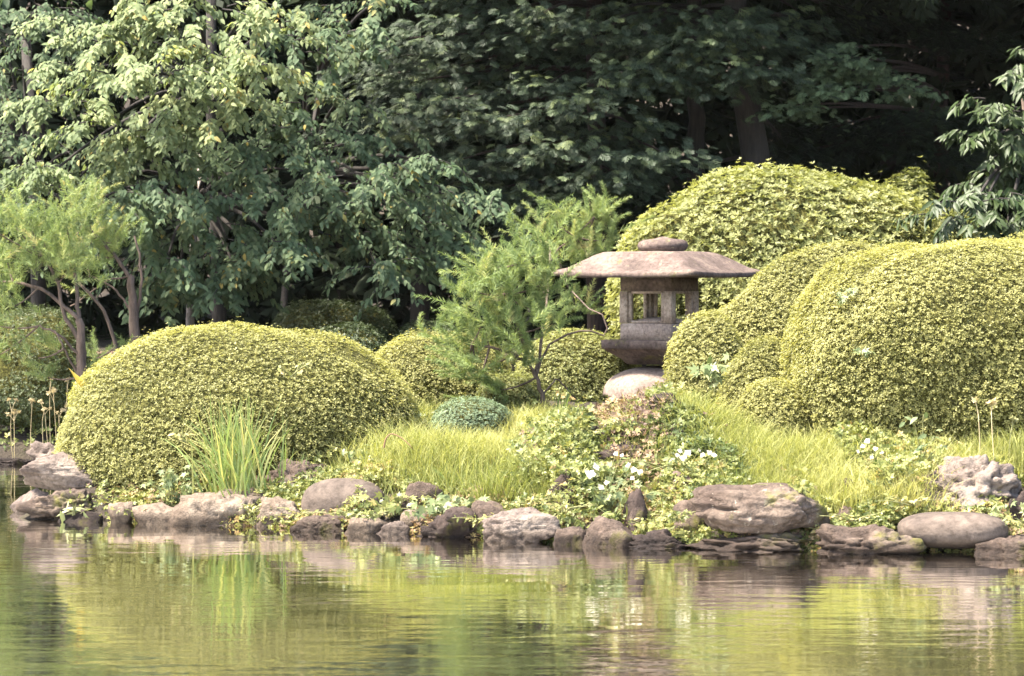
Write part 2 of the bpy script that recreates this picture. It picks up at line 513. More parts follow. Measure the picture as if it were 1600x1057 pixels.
def square_loft(prof, ch=.06, lift=None, sub=6, jitter=.0025, rot=LROT, centre=None, cap=True):
    """prof: list of (z, half diagonal); corners chamfered, one corner towards the viewer"""
    c0 = LAN if centre is None else centre
    rings = []
    for (z, r) in prof:
        pts = []
        for k in range(4):
            a0 = rot - math.pi / 2 + k * math.pi / 2; a1 = a0 + math.pi / 2
            p0 = np.array([math.cos(a0), math.sin(a0)]) * r; p1 = np.array([math.cos(a1), math.sin(a1)]) * r
            for q in range(sub):
                t = ch * .5 + (1 - ch) * q / (sub - 1)
                pts.append(list(p0 + (p1 - p0) * t) + [abs(2 * t - 1)])
        rings.append([(x, y, z + (lift[len(rings)] * (e ** 4) if lift else 0)) for x, y, e in pts])
    n = len(rings[0]); V = np.array(rings, float).reshape(-1, 3)
    V = V + np.array([c0[0], c0[1], 0]) + jitter * np.stack([snoise(V, 14, 3), snoise(V, 14, 4), snoise(V, 14, 5)], 1)
    F = []
    for i in range(len(rings) - 1):
        for j in range(n):
            k = (j + 1) % n
            F += [[i * n + j, i * n + k, (i + 1) * n + k], [i * n + j, (i + 1) * n + k, (i + 1) * n + j]]
    if cap:
        V = np.concatenate([V, [V[:n].mean(0)], [V[-n:][:n].mean(0)]])
        b0, b1 = len(rings) * n, len(rings) * n + 1
        for j in range(n):
            k = (j + 1) % n
            F += [[b0, k, j], [b1, (len(rings) - 1) * n + j, (len(rings) - 1) * n + k]]
    return V, np.array(F)


lan = thing('stone_lantern', 'squat stone snow-viewing lantern with a broad square roof and open fire box', 'lantern', LAN)
zt, ze, zb = lz(393.5), lz(426.5), lz(434)
R = 174 * PXM
s_ = Soup()
s_.add(*square_loft([(zb + .01, .2), (zb, R * .55), (zb, R * .985), (zb + .012, R), (ze - .004, R * 1.0), (ze + .004, R * .985), (ze + (zt - ze) * .20, R * .86), (ze + (zt - ze) * .52, R * .74),
                     (ze + (zt - ze) * .82, R * .62), (ze + (zt - ze) * .97, R * .53), (zt, R * .47), (zt + .004, R * .2)], .05, [0, 0, .02, .02, .02, .02, .01, .005, 0, 0, 0, 0], sub=9))
s_.build('roof', M['lantern'], lan)
s_ = Soup()     # cap stone: flattened jewel
prof = [(r_ * 1.05, h_ * 1.05) for r_, h_ in [(0, .03), (.165, .0), (.195, .018), (.21, .05), (.20, .083), (.165, .103), (.10, .108), (.06, .116), (.03, .128), (.0, .133)]]
an = np.linspace(0, 2 * np.pi, 28, endpoint=False)
V = np.array([[r * math.cos(a), r * math.sin(a), h] for r, h in prof for a in an]) * np.array([1, 1, .95]) + np.array([LAN[0] + .03, LAN[1], zt - .002])
V += .004 * np.stack([snoise(V, 25, 1), snoise(V, 25, 2), snoise(V, 25, 3)], 1)
F = []
for i in range(len(prof) - 1):
    for j in range(28):
        k = (j + 1) % 28; F += [[i * 28 + j, i * 28 + k, (i + 1) * 28 + k], [i * 28 + j, (i + 1) * 28 + k, (i + 1) * 28 + j]]
s_.add(V, F)
s_.build('finial', M['lantern'], lan, smooth=True)
# fire box: floor and low wall, four corner posts, a lintel, a rebated frame in each side
RB = 64 * PXM; zlo, zsill, zlin = lz(530), lz(506), lz(455)
s_ = Soup(); s_.add(*square_loft([(zlo - .004, RB * .9), (zlo - .004, RB), (zsill, RB), (zsill + .005, RB * .97), (zsill + .006, RB * .4)], .03, jitter=.002))
dish = np.array([[r * math.cos(a), r * math.sin(a), h] for r, h in ((RB * .62, 0), (RB * .56, .03), (RB * .3, .045), (0, .05)) for a in an]) + np.array([LAN[0], LAN[1], zsill + .006])
F = []
for i in range(3):
    for j in range(28):
        k = (j + 1) % 28; F += [[i * 28 + j, i * 28 + k, (i + 1) * 28 + k], [i * 28 + j, (i + 1) * 28 + k, (i + 1) * 28 + j]]
s_.add(dish, F)
fb = s_.build('fire_box', M['lantern_box'], lan)
for k in range(4):
    a = LROT - math.pi / 2 + k * math.pi / 2
    c = np.array([LAN[0] + math.cos(a) * RB * .86, LAN[1] + math.sin(a) * RB * .86])
    s_ = Soup(); s_.add(*square_loft([(zsill + .008, RB * .155), (zlin - .003, RB * .15)], .12, jitter=.0015, centre=c, sub=4)); s_.build('post', M['lantern_box'], fb)
s_ = Soup(); s_.add(*square_loft([(zlin, RB * .62), (zlin, RB * .995), (zb - .002, RB * 1.0), (zb - .002, RB * .62), (zlin, RB * .62)], .03, jitter=.0015, cap=False)); s_.build('lintel', M['lantern'], fb)


def box_soup(s, c, half, yaw, tint=.5):
    V = []
    for z in (-1, 1):
        for (x, y) in ((-1, -1), (1, -1), (1, 1), (-1, 1)):
            xx, yy = rot2(x * half[0], y * half[1], yaw); V.append([c[0] + xx, c[1] + yy, c[2] + z * half[2]])
    F = [[0, 2, 1], [0, 3, 2], [4, 5, 6], [4, 6, 7]]
    for i in range(4):
        j = (i + 1) % 4; F += [[i, j, 4 + j], [i, 4 + j, 4 + i]]
    s.add(V, F, tint)


for k in range(4):       # rebated inner frame of each opening
    a = LROT - math.pi / 4 + k * math.pi / 2
    yaw = a + math.pi / 2; ap = RB / math.sqrt(2)
    c0 = np.array([LAN[0] + math.cos(a) * ap * .88, LAN[1] + math.sin(a) * ap * .88]); hw = ap * .71; w = .017
    s_ = Soup(); zm = (zsill + zlin) / 2; hh = (zlin - zsill) / 2 - .012
    for sg in (-1, 1):
        x, y = rot2(sg * (hw - w), 0, yaw); box_soup(s_, (c0[0] + x, c0[1] + y, zm), (w, .016, hh), yaw)
    box_soup(s_, (c0[0], c0[1], zsill + .008 + .011), (hw - 2 * w - .001, .0165, .010), yaw); box_soup(s_, (c0[0], c0[1], zlin - .011), (hw - 2 * w - .001, .0155, .010), yaw)
    s_.build('window_frame', M['lantern_box'], fb)
RP = 96 * PXM; zp1, zp2, zp3 = lz(531), lz(544), lz(569)
s_ = Soup(); s_.add(*square_loft([(zp3, RP * .4), (zp3, RP * .56), (zp3 + (zp2 - zp3) * .35, RP * .66), (zp3 + (zp2 - zp3) * .8, RP * .9), (zp2 - .004, RP * .965), (zp2, RP * .995), (zp1 - .006, RP), (zp1, RP * .99), (zp1 + .001, RP * .5)], .05))
s_.build('platform', M['lantern'], lan)
# domed base cut into legs by four arches
RD = 88 * PXM; zd = lz(571.5); nA, nH = 96, 14
def dome(r0, top, th):
    V = []
    for i in range(nH + 1):
        for j in range(nA):
            a = 2 * math.pi * j / nA
            arch = max(0, math.cos((a - LROT + .05) * 4)) ** .6 * .62       # arches
            t = i / nH; lo = LAN[2] + .02 + arch * .18 * (top - LAN[2])
            ph = t * math.pi / 2
            z = lo + (top - lo) * math.sin(ph)
            rr = r0 * math.sqrt(max(0, 1 - ((z - LAN[2]) / (top - LAN[2])) ** 3.0))
            V.append([LAN[0] + rr * math.cos(a), LAN[1] + rr * math.sin(a), z])
    return V
Vo, Vi = dome(RD, zd - .003, 0), dome(RD - .09, zd - .09, 0)
V = np.array(Vo + Vi); n0 = len(Vo); F = []
for i in range(nH):
    for j in range(nA):
        k = (j + 1) % nA; a_, b_, c_, d_ = i * nA + j, i * nA + k, (i + 1) * nA + k, (i + 1) * nA + j
        F += [[a_, b_, c_], [a_, c_, d_], [n0 + a_, n0 + c_, n0 + b_], [n0 + a_, n0 + d_, n0 + c_]]
for j in range(nA):
    k = (j + 1) % nA; F += [[j, n0 + k, k], [j, n0 + j, n0 + k]]
V += .005 * np.stack([snoise(V, 12, 1), snoise(V, 12, 2), snoise(V, 12, 3)], 1)
s_ = Soup(); s_.add(V, F); s_.build('base', M['lantern_pale'], lan, smooth=True)

# ------------------------------------------------------------------ rocks
def ico(sub):
    bm = bmesh.new(); bmesh.ops.create_icosphere(bm, subdivisions=sub, radius=1)
    v = np.array([p.co[:] for p in bm.verts]); f = np.array([[q.index for q in t.verts] for t in bm.faces]); bm.free()
    return v, f
ICO5, ICO4 = ico(5), ico(4)


def rock(name, box, t, kind, mat, label, seed, depth=.8, bury=.2, tilt=0, cat='rock'):
    x0, y0, x1, y1 = box
    d = shore_d((x0 + x1) / 2) + t
    r = np.random.default_rng(seed)
    v, f = ICO5 if x1 - x0 > 75 else ICO4
    npl = {'slab': 13, 'angular': 11, 'rough': 16, 'round': 0, 'wedge': 7}[kind]
    if npl:
        N = norm(r.normal(size=(npl, 3))); H = r.uniform(.62, 1.0, npl)
        if kind == 'slab':
            N = np.concatenate([N, norm(np.array([[.05, -.25, 1], [0, .2, -1], [.1, -1, .25]]))]); H = np.concatenate([H, [.62, .6, .7]])
        p = 18 if kind in ('slab', 'angular', 'wedge') else 10
        q = np.maximum(v @ N.T / H, 0) ** p
        rad = np.minimum((q.sum(1) + 1e-9) ** (-1 / p), 1.5)
    else:
        rad = (np.abs(v) ** 2.6).sum(1) ** (-1 / 2.6)
    amp = {'slab': .13, 'angular': .10, 'rough': .26, 'round': .022, 'wedge': .08}[kind]
    off = Vector(r.uniform(-50, 50, 3)); fq = 1.6 if kind != 'rough' else 2.1
    disp = np.array([noise.fractal(Vector(p) * fq + off, .75, 2.1, 6) for p in v])
    if kind in ('slab', 'rough'):
        disp += .55 * np.array([noise.noise(Vector((p[0] * .8, p[1] * .8, p[2] * 6 + p[0])) + off) for p in v])
    if kind != 'round':     # cracks
        ck = np.array([abs(noise.noise(Vector((p[0] * 2.2, p[1] * 2.2, p[2] * 3.0)) + off)) for p in v])
        disp -= .9 * np.exp(-(ck / .05) ** 2)
    v = v * (rad * (1 + amp * disp))[:, None]
    if tilt:
        x, z = rot2(v[:, 0], v[:, 2], math.radians(tilt)); v = np.stack([x, v[:, 1], z], 1)
    lo, hi = v.min(0), v.max(0); v = (v - (lo + hi) / 2) / (hi - lo)
    w = (x1 - x0) / FPX * d * 1.1; ztop = P(0, y0, d)[2]; zbot = P(0, y1, d)[2]; h = ztop - zbot
    zbot -= bury * h
    v = v * np.array([w, max(w * depth, h * .7), ztop - zbot])
    c = P((x0 + x1) / 2, 0, d)
    o = bpy.data.objects.new(name, mesh_from(name, v, f, M[mat], None, True)); COL.objects.link(o)
    o.location = (c[0], d + (0.12 if t > .05 else .02), (ztop + zbot) / 2)
    return setp(o, label, cat)


rocks = [
    ((38, 690, 112, 745), 1.5, 'rough', 'rock_pink', 'pale knobbly pink-grey rock at the island\'s left tip, behind the larger grey slab'),
    ((30, 708, 148, 772), .55, 'angular', 'rock_pink', 'large pale grey angular slab overhanging the water at the island\'s left tip'),
    ((4, 764, 66, 812), .45, 'angular', 'rock_pink', 'grey block standing in the water at the far left end of the island'),
    ((24, 766, 132, 822), .15, 'rough', 'rock_brown', 'dark brown furrowed rock under the pale overhanging slab'),
    ((88, 796, 152, 828), .0, 'angular', 'rock_dark', 'small dark rock below the fern at the waterline'),
    ((165, 784, 208, 826), .02, 'wedge', 'rock_tan', 'small upright tan rock under the left end of the big clipped mound'),
    ((205, 786, 280, 828), .05, 'slab', 'rock_tan', 'low tan rock between the small upright rock and the long cracked slab'),
    ((264, 766, 402, 834), .10, 'slab', 'rock_tan', 'long sharp-edged tan slab at the waterline in front of the iris clump'),
    ((384, 778, 472, 836), .10, 'slab', 'rock_tan', 'flat tan slab between the long sharp slab and the dark rounded boulder'),
    ((398, 720, 520, 795), .55, 'rough', 'rock_brown', 'rough grey-brown rock up the bank to the right of the iris base'),
    ((472, 750, 596, 818), .30, 'round', 'rock_smooth', 'smooth dark rounded boulder on the bank below the short grass'),
    ((455, 806, 545, 840), .02, 'slab', 'rock_brown', 'thin flat ledge at the waterline under the dark rounded boulder'),
    ((538, 806, 604, 841), .0, 'slab', 'rock_tan', 'low pale wedge of rock at the waterline right of the rounded boulder'),
    ((586, 815, 638, 842), .0, 'slab', 'rock_pink', 'small flat pale stone at the waterline left of the pinkish cobble'),
    ((625, 798, 668, 826), .10, 'round', 'rock_tan', 'small pinkish rounded cobble above the flat pale stone'),
    ((628, 754, 692, 806), .35, 'angular', 'rock_brown', 'brown rock half hidden between the two leafy creepers'),
    ((650, 792, 740, 850), .02, 'rough', 'rock_dark', 'dark rough rock under the lobed creeper at the waterline'),
    ((724, 784, 795, 848), .10, 'angular', 'rock_brown', 'brown angular rock left of the pale faced slab'),
    ((758, 794, 872, 853), .05, 'slab', 'rock_pink', 'pale faced slab overhanging the dark waterline in the middle of the bank'),
    ((852, 735, 904, 812), .40, 'angular', 'rock_dark', 'dark upright rock left of the white rose'),
    ((866, 824, 926, 858), .0, 'slab', 'rock_brown', 'low flat brown rock left of the triangular rock'),
    ((914, 807, 994, 864), .0, 'wedge', 'rock_brown', 'triangular flat-faced rock standing at the waterline'),
    ((978, 764, 1014, 832), .22, 'angular', 'rock_dark', 'narrow dark upright rock behind the triangular rock'),
    ((984, 828, 1098, 872), .02, 'rough', 'rock_dark', 'low dark brown rock at the waterline right of the triangular rock'),
    ((1036, 738, 1110, 800), .60, 'slab', 'rock_brown', 'sloping brown rock leaning behind the large lichened boulder'),
    ((1058, 784, 1112, 838), .16, 'angular', 'rock_brown', 'small brown rock tucked against the left end of the lichened boulder'),
    ((1090, 757, 1294, 834), .16, 'slab', 'rock_lichen', 'large flat-topped boulder with white lichen spots on the right bank'),
    ((1084, 828, 1290, 876), .07, 'rough', 'rock_brown', 'long layered rock at the waterline carrying the lichened boulder'),
    ((1284, 818, 1440, 876), .05, 'rough', 'rock_brown', 'low rough reddish rock at the waterline left of the oval stone'),
    ((1302, 748, 1348, 796), .65, 'angular', 'rock_dark', 'small dark rock in the grass above the low reddish rock'),
    ((1308, 794, 1374, 836), .30, 'rough', 'rock_brown', 'small brown rock left of the yellow sedge tuft'),
    ((1410, 712, 1606, 812), .50, 'rough', 'rock_pink', 'big pitted pinkish-grey rock above the oval stone'),
    ((1420, 804, 1578, 860), .06, 'round', 'rock_smooth', 'smooth oval stone like a loaf at the right waterline'),
    ((1530, 838, 1650, 878), .02, 'slab', 'rock_brown', 'flat brown rock at the waterline right of the oval stone'),
    ((1572, 764, 1690, 850), .35, 'rough', 'rock_dark', 'dark rock behind the creeper at the right edge of the bank'),
    ((912, 664, 978, 700), 1.1, 'rough', 'rock_dark', 'dark pitted rock among the leaves just below the lantern base'),
    ((930, 690, 1006, 726), .95, 'rough', 'rock_dark', 'brown ledge of rock in the leaves above the white rose'),
    ((868, 692, 922, 726), .9, 'rough', 'rock_dark', 'dark rock at the left foot of the leafy hillock'),
    ((1026, 664, 1076, 698), 1.15, 'rough', 'rock_dark', 'dark rock at the right shoulder of the leafy hillock'),
    ((1018, 614, 1072, 636), 1.5, 'rough', 'rock_dark', 'dark flat rock on the hillock top in front of the lantern base'),
    ((-34, 646, 26, 700), 5.6, 'round', 'rock_pink', 'rounded pinkish rock on the far bank at the left edge'),
    ((-20, 716, 60, 742), 4.75, 'rough', 'rock_dark', 'dark stone at the waterline of the far inlet'),
]
for i, (box, t, kind, mat, label) in enumerate(rocks):
    b_ = .35 if box[3] > 800 else .15
    if 'overhanging' in label or 'oval stone like' in label: b_ = .0
    if 'lichen spots' in label: b_ = 0
    if 'carrying' in label: b_ = .4
    if 'hillock' in label or 'white rose' in label and 'ledge' in label or 'below the lantern base' in label: b_ = .3
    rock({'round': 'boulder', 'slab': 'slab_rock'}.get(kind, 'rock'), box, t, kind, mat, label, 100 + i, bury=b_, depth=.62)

# ------------------------------------------------------------------ clipped mounds
def mound(label, px, d, half, top, base, dep, n, mat, group, size=.03, tpl=ROS4, p=2.5, seed=1, lump=.035, name='azalea_mound', cat='shrub', dens_tint=0.0, zc=.32, shift=0., lumpf=3.2):
    if tpl is ROS4: size *= .50; n = int(n * 3.4)
    c = P(px, 0, d); a = half / FPX * d; ztop = P(0, top, d)[2]; zb = P(0, base, d - dep * .7)[2]
    Ht = ztop - zb; z0 = zb + zc * Ht
    r = np.random.default_rng(seed)
    root = thing(name, label, cat, (c[0], d, zb), group)

    def surf(u):
        q = (np.abs(u) ** p).sum(1) ** (-1 / p)
        s = u * q[:, None]
        h = np.where(s[:, 2] > 0, ztop - z0, (z0 - zb) * 1.25)
        pos = np.stack([s[:, 0] * a + shift * s[:, 2] * (s[:, 2] > 0), s[:, 1] * dep, s[:, 2] * h], 1)
        g = np.sign(s) * np.abs(s) ** (p - 1) / np.stack([np.full(len(s), a), np.full(len(s), dep), h], 1)
        nn = norm(g)
        lm = lump * snoise(pos, lumpf, seed) + lump * .45 * snoise(pos, lumpf * 3.1, seed + 9)
        return pos + np.array([c[0], d, z0]) + nn * lm[:, None], nn
    u = norm(r.normal(size=(int(n * 1.3), 3))); u = u[u[:, 2] > -.75]
    u = u[:n]; scr = CX + FPX * (c[0] + u[:, 0] * a) / (d - .5 * dep)
    u = u[r.random(len(u)) < np.where(u[:, 1] > .2, .08, 1) * np.where((scr > 1680) | (scr < -80), .3, 1)]
    pos, nn = surf(u)
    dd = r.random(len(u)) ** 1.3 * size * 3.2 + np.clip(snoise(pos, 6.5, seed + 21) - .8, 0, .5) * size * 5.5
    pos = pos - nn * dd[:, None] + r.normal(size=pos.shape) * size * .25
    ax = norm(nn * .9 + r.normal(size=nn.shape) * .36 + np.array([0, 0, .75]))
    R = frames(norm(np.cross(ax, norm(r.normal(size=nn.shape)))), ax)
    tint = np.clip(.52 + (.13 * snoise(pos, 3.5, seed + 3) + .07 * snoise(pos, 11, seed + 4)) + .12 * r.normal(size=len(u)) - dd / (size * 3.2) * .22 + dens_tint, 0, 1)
    s = Soup(); s.scatter(*tpl, pos, R, size * r.uniform(.6, 1.45, len(u)), tint)
    # stray shoots that break the clipped outline
    k = r.choice(len(u), max(10, len(u) // 40), replace=False)
    s.scatter(*tpl, pos[k] + nn[k] * (size * r.uniform(.6, 3.0, (len(k), 1))) + np.array([0, 0, 1]) * size * r.uniform(0, 1.2, (len(k), 1)), R[k], size * r.uniform(.6, 1.0, len(k)), np.clip(tint[k] + .15, 0, 1))
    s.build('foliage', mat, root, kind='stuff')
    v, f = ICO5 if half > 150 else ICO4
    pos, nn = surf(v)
    s = Soup(); s.add(pos - nn * (size * 3.2 + size * 1.2 * snoise(pos, 16, seed)[:, None]), f); s.build('twig_core', M['twig_core'], root)  # solid core for twigs and old leaves, added to block light in the gaps
    return root


GA = 'clipped azalea mounds'
A, AG = M['azalea'], M['azalea_green']
mound('big clipped yellow-green azalea mound on the left, behind the iris clump', 368, 17.2, 284, 505, 810, 1.08, 15000, A, GA, .030, seed=1, p=2.35, dens_tint=.06, zc=.32, shift=.10, lump=.05)
mound('flat-topped azalea mound between the big left mound and the feathery conifer', 690, 19.2, 112, 518, 668, .8, 4200, A, GA, .032, seed=2, p=3)
mound('azalea mound between the feathery conifer and the lantern', 905, 20.6, 105, 512, 660, .6, 3600, AG, GA, .035, seed=3, dens_tint=.05)
mound('small dull azalea mound under the feathery conifer, beside its trunk', 800, 18.2, 58, 578, 670, .35, 1600, AG, GA, .03, seed=4, dens_tint=-.12)
mound('huge clipped azalea mound filling the right edge, yellowest on top', 1550, 16.5, 316, 371, 762, 1.15, 21000, A, GA, .030, seed=5, p=2.5, dens_tint=.05, zc=.5, lump=.05)
mound('long azalea mound sloping from the lantern platform up behind the huge right mound', 1316, 18.5, 224, 374, 650, .62, 9500, A, GA, .030, seed=6, p=1.66, zc=.33, lump=.03)
mound('rounded azalea mound hiding the lower right side of the lantern', 1106, 17.8, 64, 484, 668, .45, 3400, A, GA, .029, seed=7, p=2.3, dens_tint=.02)
mound('small round azalea mound wedged between the lantern-side mound and the huge mound', 1190, 17.1, 68, 519, 672, .42, 2500, A, GA, .028, seed=8, p=2.2, lump=.05, dens_tint=-.03)
mound('lowest small azalea mound at the left foot of the huge right mound', 1214, 16.4, 72, 588, 700, .40, 2400, A, GA, .028, seed=9, p=2.2, lump=.05)
mound('far azalea mound showing only its top above the huge mound at the right edge', 1640, 19.5, 105, 357, 560, .8, 2500, A, GA, .032, seed=10)
mound('tall loose shrub behind the lantern with larger pointed green leaves', 1230, 22.2, 275, 256, 620, 1.35, 19000, AG, 'shrubs behind the lantern', .042, ROS6, seed=12, p=2.2, lump=.09, name='leafy_shrub', dens_tint=.06, lumpf=2.4)
mound('darker round shrub at the right shoulder of the tall shrub behind the lantern', 1425, 23.2, 66, 262, 520, .6, 2600, AG, 'shrubs behind the lantern', .042, ROS6, seed=13, p=2.2, lump=.06, name='leafy_shrub', dens_tint=-.1)
mound('low shrub filling the gap between the tall shrub and the glossy-leaved shrub', 1500, 22.6, 70, 318, 520, .6, 2600, AG, 'shrubs behind the lantern', .042, ROS6, seed=14, p=2.2, lump=.08, name='leafy_shrub', dens_tint=-.25)
mound('low blue-green cushion shrub in the grass left of the leafy hillock', 735, 17.1, 68, 622, 690, .35, 2600, M['juniper'], None, .022, seed=15, p=2.2, name='cushion_shrub')
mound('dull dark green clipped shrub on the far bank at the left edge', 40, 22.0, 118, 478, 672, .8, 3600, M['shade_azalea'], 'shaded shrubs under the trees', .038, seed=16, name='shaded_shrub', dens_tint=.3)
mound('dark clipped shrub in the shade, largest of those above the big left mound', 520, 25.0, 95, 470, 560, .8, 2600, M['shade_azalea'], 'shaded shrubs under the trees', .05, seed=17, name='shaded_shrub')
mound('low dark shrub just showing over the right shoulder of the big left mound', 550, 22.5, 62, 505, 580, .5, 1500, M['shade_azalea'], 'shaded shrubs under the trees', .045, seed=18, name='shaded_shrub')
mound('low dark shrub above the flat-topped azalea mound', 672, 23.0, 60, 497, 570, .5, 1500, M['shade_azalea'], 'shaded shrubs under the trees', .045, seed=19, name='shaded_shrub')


# ------------------------------------------------------------------ leaf objects that can be picked apart
def leaf_variants(name, tpl, mat, tints):
    return [mesh_from(name, tpl[0], tpl[1], mat, np.full(len(tpl[0]), t)) for t in tints]


def put_parts(name, variants, pos, R, scale, parent, tint):
    """each leaf an object; the variant nearest in tint"""
    org = ORIG[parent.name]
    for p_, r_, s_v, t in zip(pos, R, scale, tint):
        me = variants[int(np.clip(t * len(variants), 0, len(variants) - 1))]
        o = bpy.data.objects.new(name, me)
        m4 = Matrix(np.block([[r_ * s_v, (p_ - org)[:, None]], [np.zeros((1, 3)), np.ones((1, 1))]]).tolist())
        o.parent = parent
        o.matrix_basis = m4
        COL.objects.link(o)


def pick_largest(pos, n):
    """indices of the n that show largest: inside the frame, nearest the camera"""
    u = pos[:, 0] / pos[:, 1] * FPX + CX; v = HROW - (pos[:, 2] - CAMH) / pos[:, 1] * FPX
    inside = (u > 0) & (u < 1600) & (v > 0) & (v < 1057)
    key = np.where(inside, pos[:, 1], 1e3)
    o_ = np.argsort(key)[:n]
    return o_[key[o_] < 1e3]


TINTS = [.08, .25, .42, .58, .75, .92]


def broadleaf(label, trunk, trunk_r, pads, bark, mat, leaf, tpl, group, cx, cd, per=90, spread=.55, upper=0, name='cherry_tree', nparts=300, tint0=.45, seed=1, droop=.36, extra=None):
    """trunk: list of (px, py, d); pads: (px, py, d, size)"""
    r = np.random.default_rng(seed)
    tp = np.array([P(*q) for q in trunk]); tp[0][2] = gz(tp[0][0], tp[0][1]) - .05
    root = thing(name, label, 'tree', tp[0], group)
    s = Soup(); s.tube(tp, np.linspace(trunk_r, trunk_r * .6, len(tp)), 10); s.build('trunk', bark, root, smooth=True)
    ctr = P(cx, 150, cd)
    LP, LD, LN, LT = [], [], [], []
    tw = Soup()
    for (px, py, d, sz, bright) in pads:
        C = P(px, py, d)
        start = tp[min(len(tp) - 1, max(1, int(len(tp) * .6)))] if C[2] < tp[-1][2] else tp[-1]
        mid = (start + C) / 2 + np.array([0, 0, .35])
        C = C + np.array([0, .18, 0]); br = bez(start, mid, C, 9)
        s = Soup(); s.tube(br, np.linspace(.035, .010, 9), 6); s.build('branch', M['bark_dark'], root, smooth=True)
        outd = norm((C - ctr) * np.array([1, 1, .2]))
        for k in range(7):
            a = r.normal(size=3) * np.array([1.0, .7, .18]) + outd * .7 + np.array([0, -.35, 0])
            a = a / np.linalg.norm(a); L = sz * spread * r.uniform(.6, 1.25)
            st = C + r.normal(size=3) * np.array([.16, .16, .08]) * sz
            pts = bez(st, st + a * L * .6 + np.array([0, 0, .04]), st + a * L - np.array([0, 0, droop * L]), 6)
            tw.tube(pts, np.linspace(.007, .003, 6), 4)
            m_ = int(per / 7 * sz * 1.3) + 1
            tt = r.uniform(.1, 1.05, m_); idx = np.clip(tt * 5, 0, 4.999); i0 = idx.astype(int); fr = (idx - i0)[:, None]
            pp = pts[i0] * (1 - fr) + pts[np.minimum(i0 + 1, 5)] * fr
            side = norm(np.cross(a, [0, 0, 1])) * np.where(r.random(m_) < .5, -1, 1)[:, None]
            ld = norm(a * .55 + side * r.uniform(.3, 1.1, (m_, 1)) + np.array([0, 0, -.75]) * r.uniform(.6, 1.3, (m_, 1)) + r.normal(size=(m_, 3)) * .2)
            ln = norm(np.array([-.2, -.45, .75]) + a * .35 + r.normal(size=(m_, 3)) * .3)
            LP.append(pp + r.normal(size=(m_, 3)) * .025 * sz); LD.append(ld); LN.append(ln)
            LT.append(np.clip(tint0 + bright + .08 * r.normal() + .12 * r.normal(size=m_) + .3 * (r.random(m_) < .02), 0, 1))
    if upper:     # the crown above and behind what the picture shows
        lo, hi, n_ = extra[0], extra[1], upper
        q = r.uniform(lo, hi, (n_, 3)); LP.append(q); LD.append(norm(r.normal(size=(n_, 3)) + np.array([0, -.2, -.7]))); LN.append(norm(r.normal(size=(n_, 3)) * .5 + np.array([0, -.2, 1])))
        LT.append(np.clip(.35 + .2 * r.normal(size=n_), 0, 1))
    pos, dr, nr, ti = (np.concatenate(q) for q in (LP, LD, LN, LT))
    sc_ = leaf * r.uniform(.5, 1.3, len(pos))
    if upper: sc_[-upper:] *= 2.2
    R = frames(dr, nr)
    big = pick_largest(pos, nparts); mask = np.ones(len(pos), bool); mask[big] = False
    put_parts('leaf', leaf_variants('leaf', tpl, mat, TINTS), pos[big], R[big], sc_[big], root, ti[big])
    s = Soup(); s.scatter(*tpl, pos[mask], R[mask], sc_[mask], ti[mask]); s.build('foliage', mat, root, kind='stuff')
    tw.build('twigs', M['bark_dark'], root, kind='stuff')
    return root


r0 = np.random.default_rng(5)
def padlist(L, d0, d1, sz=1.0, bright=0.):
    return [(q[0], q[1], r0.uniform(d0, d1), sz * r0.uniform(.85, 1.2), (q[2] if len(q) > 2 else 0) + bright) for q in L]


bright = padlist([(200, 60), (290, 40), (380, 25), (330, 110), (235, 118), (145, 62), (250, 170), (330, 155), (160, 195, -.05), (190, 240, -.1), (120, 275, -.1), (440, 40), (270, 85), (380, 80), (110, 110, -.05), (300, 0), (220, 5), (400, 120), (60, 160, -.05), (75, 270, -.15), (300, 205, -.1), (170, 130)], 22.2, 23.6, 1.0, .06)
broadleaf('tall pale-leaved cherry tree at the upper left, the brightest crown in the wood', [(345, 520, 26.6), (340, 430, 26.6), (335, 320, 26.5), (330, 150, 26.4), (330, -80, 26.4)], .09, bright, M['bark_dark'], M['pale_cherry'], .078, LEAF6, 'cherry trees along the wood edge', 330, 26, per=400, upper=700, extra=((-5.2, 23.0, 5.2), (-1.0, 27.5, 8.5)), seed=31, name='cherry_tree', tint0=.5)
mid = padlist([(300, 241), (385, 276), (250, 296), (330, 316), (430, 321), (350, 371), (285, 361), (310, 421), (365, 426), (255, 416), (430, 381), (475, 371), (210, 326), (230, 371), (470, 266), (400, 231), (340, 256), (200, 271), (490, 326), (400, 416), (275, 441), (330, 446), (160, 306), (225, 241), (440, 201, -.1)], 22.6, 24.2, .95, .06)
broadleaf('cherry tree with a slim pale trunk standing just above the big left mound', [(297, 560, 23.8), (297, 500, 23.8), (299, 430, 24.2), (306, 330, 25.4), (316, 230, 26.2)], .05, mid, M['bark_grey'], M['cherry'], .078, LEAF6, 'cherry trees along the wood edge', 320, 25.5, per=330, seed=32, tint0=.5)
mid2 = padlist([(480, 136, .12), (530, 156, .14), (565, 46, .1), (430, 161, .1), (560, 276), (620, 306), (655, 326), (690, 296), (600, 376), (590, 421), (655, 361), (700, 346), (540, 321), (640, 406, -.05), (570, 226, -.05), (510, 236, -.1), (520, 86, .0), (500, 16, .05), (620, 266), (720, 376, -.1), (680, 256, -.1), (560, 356), (745, 326, -.1), (480, 191, 0), (600, -4, 0), (470, 66, 0)], 23.0, 24.6, .95, .10)
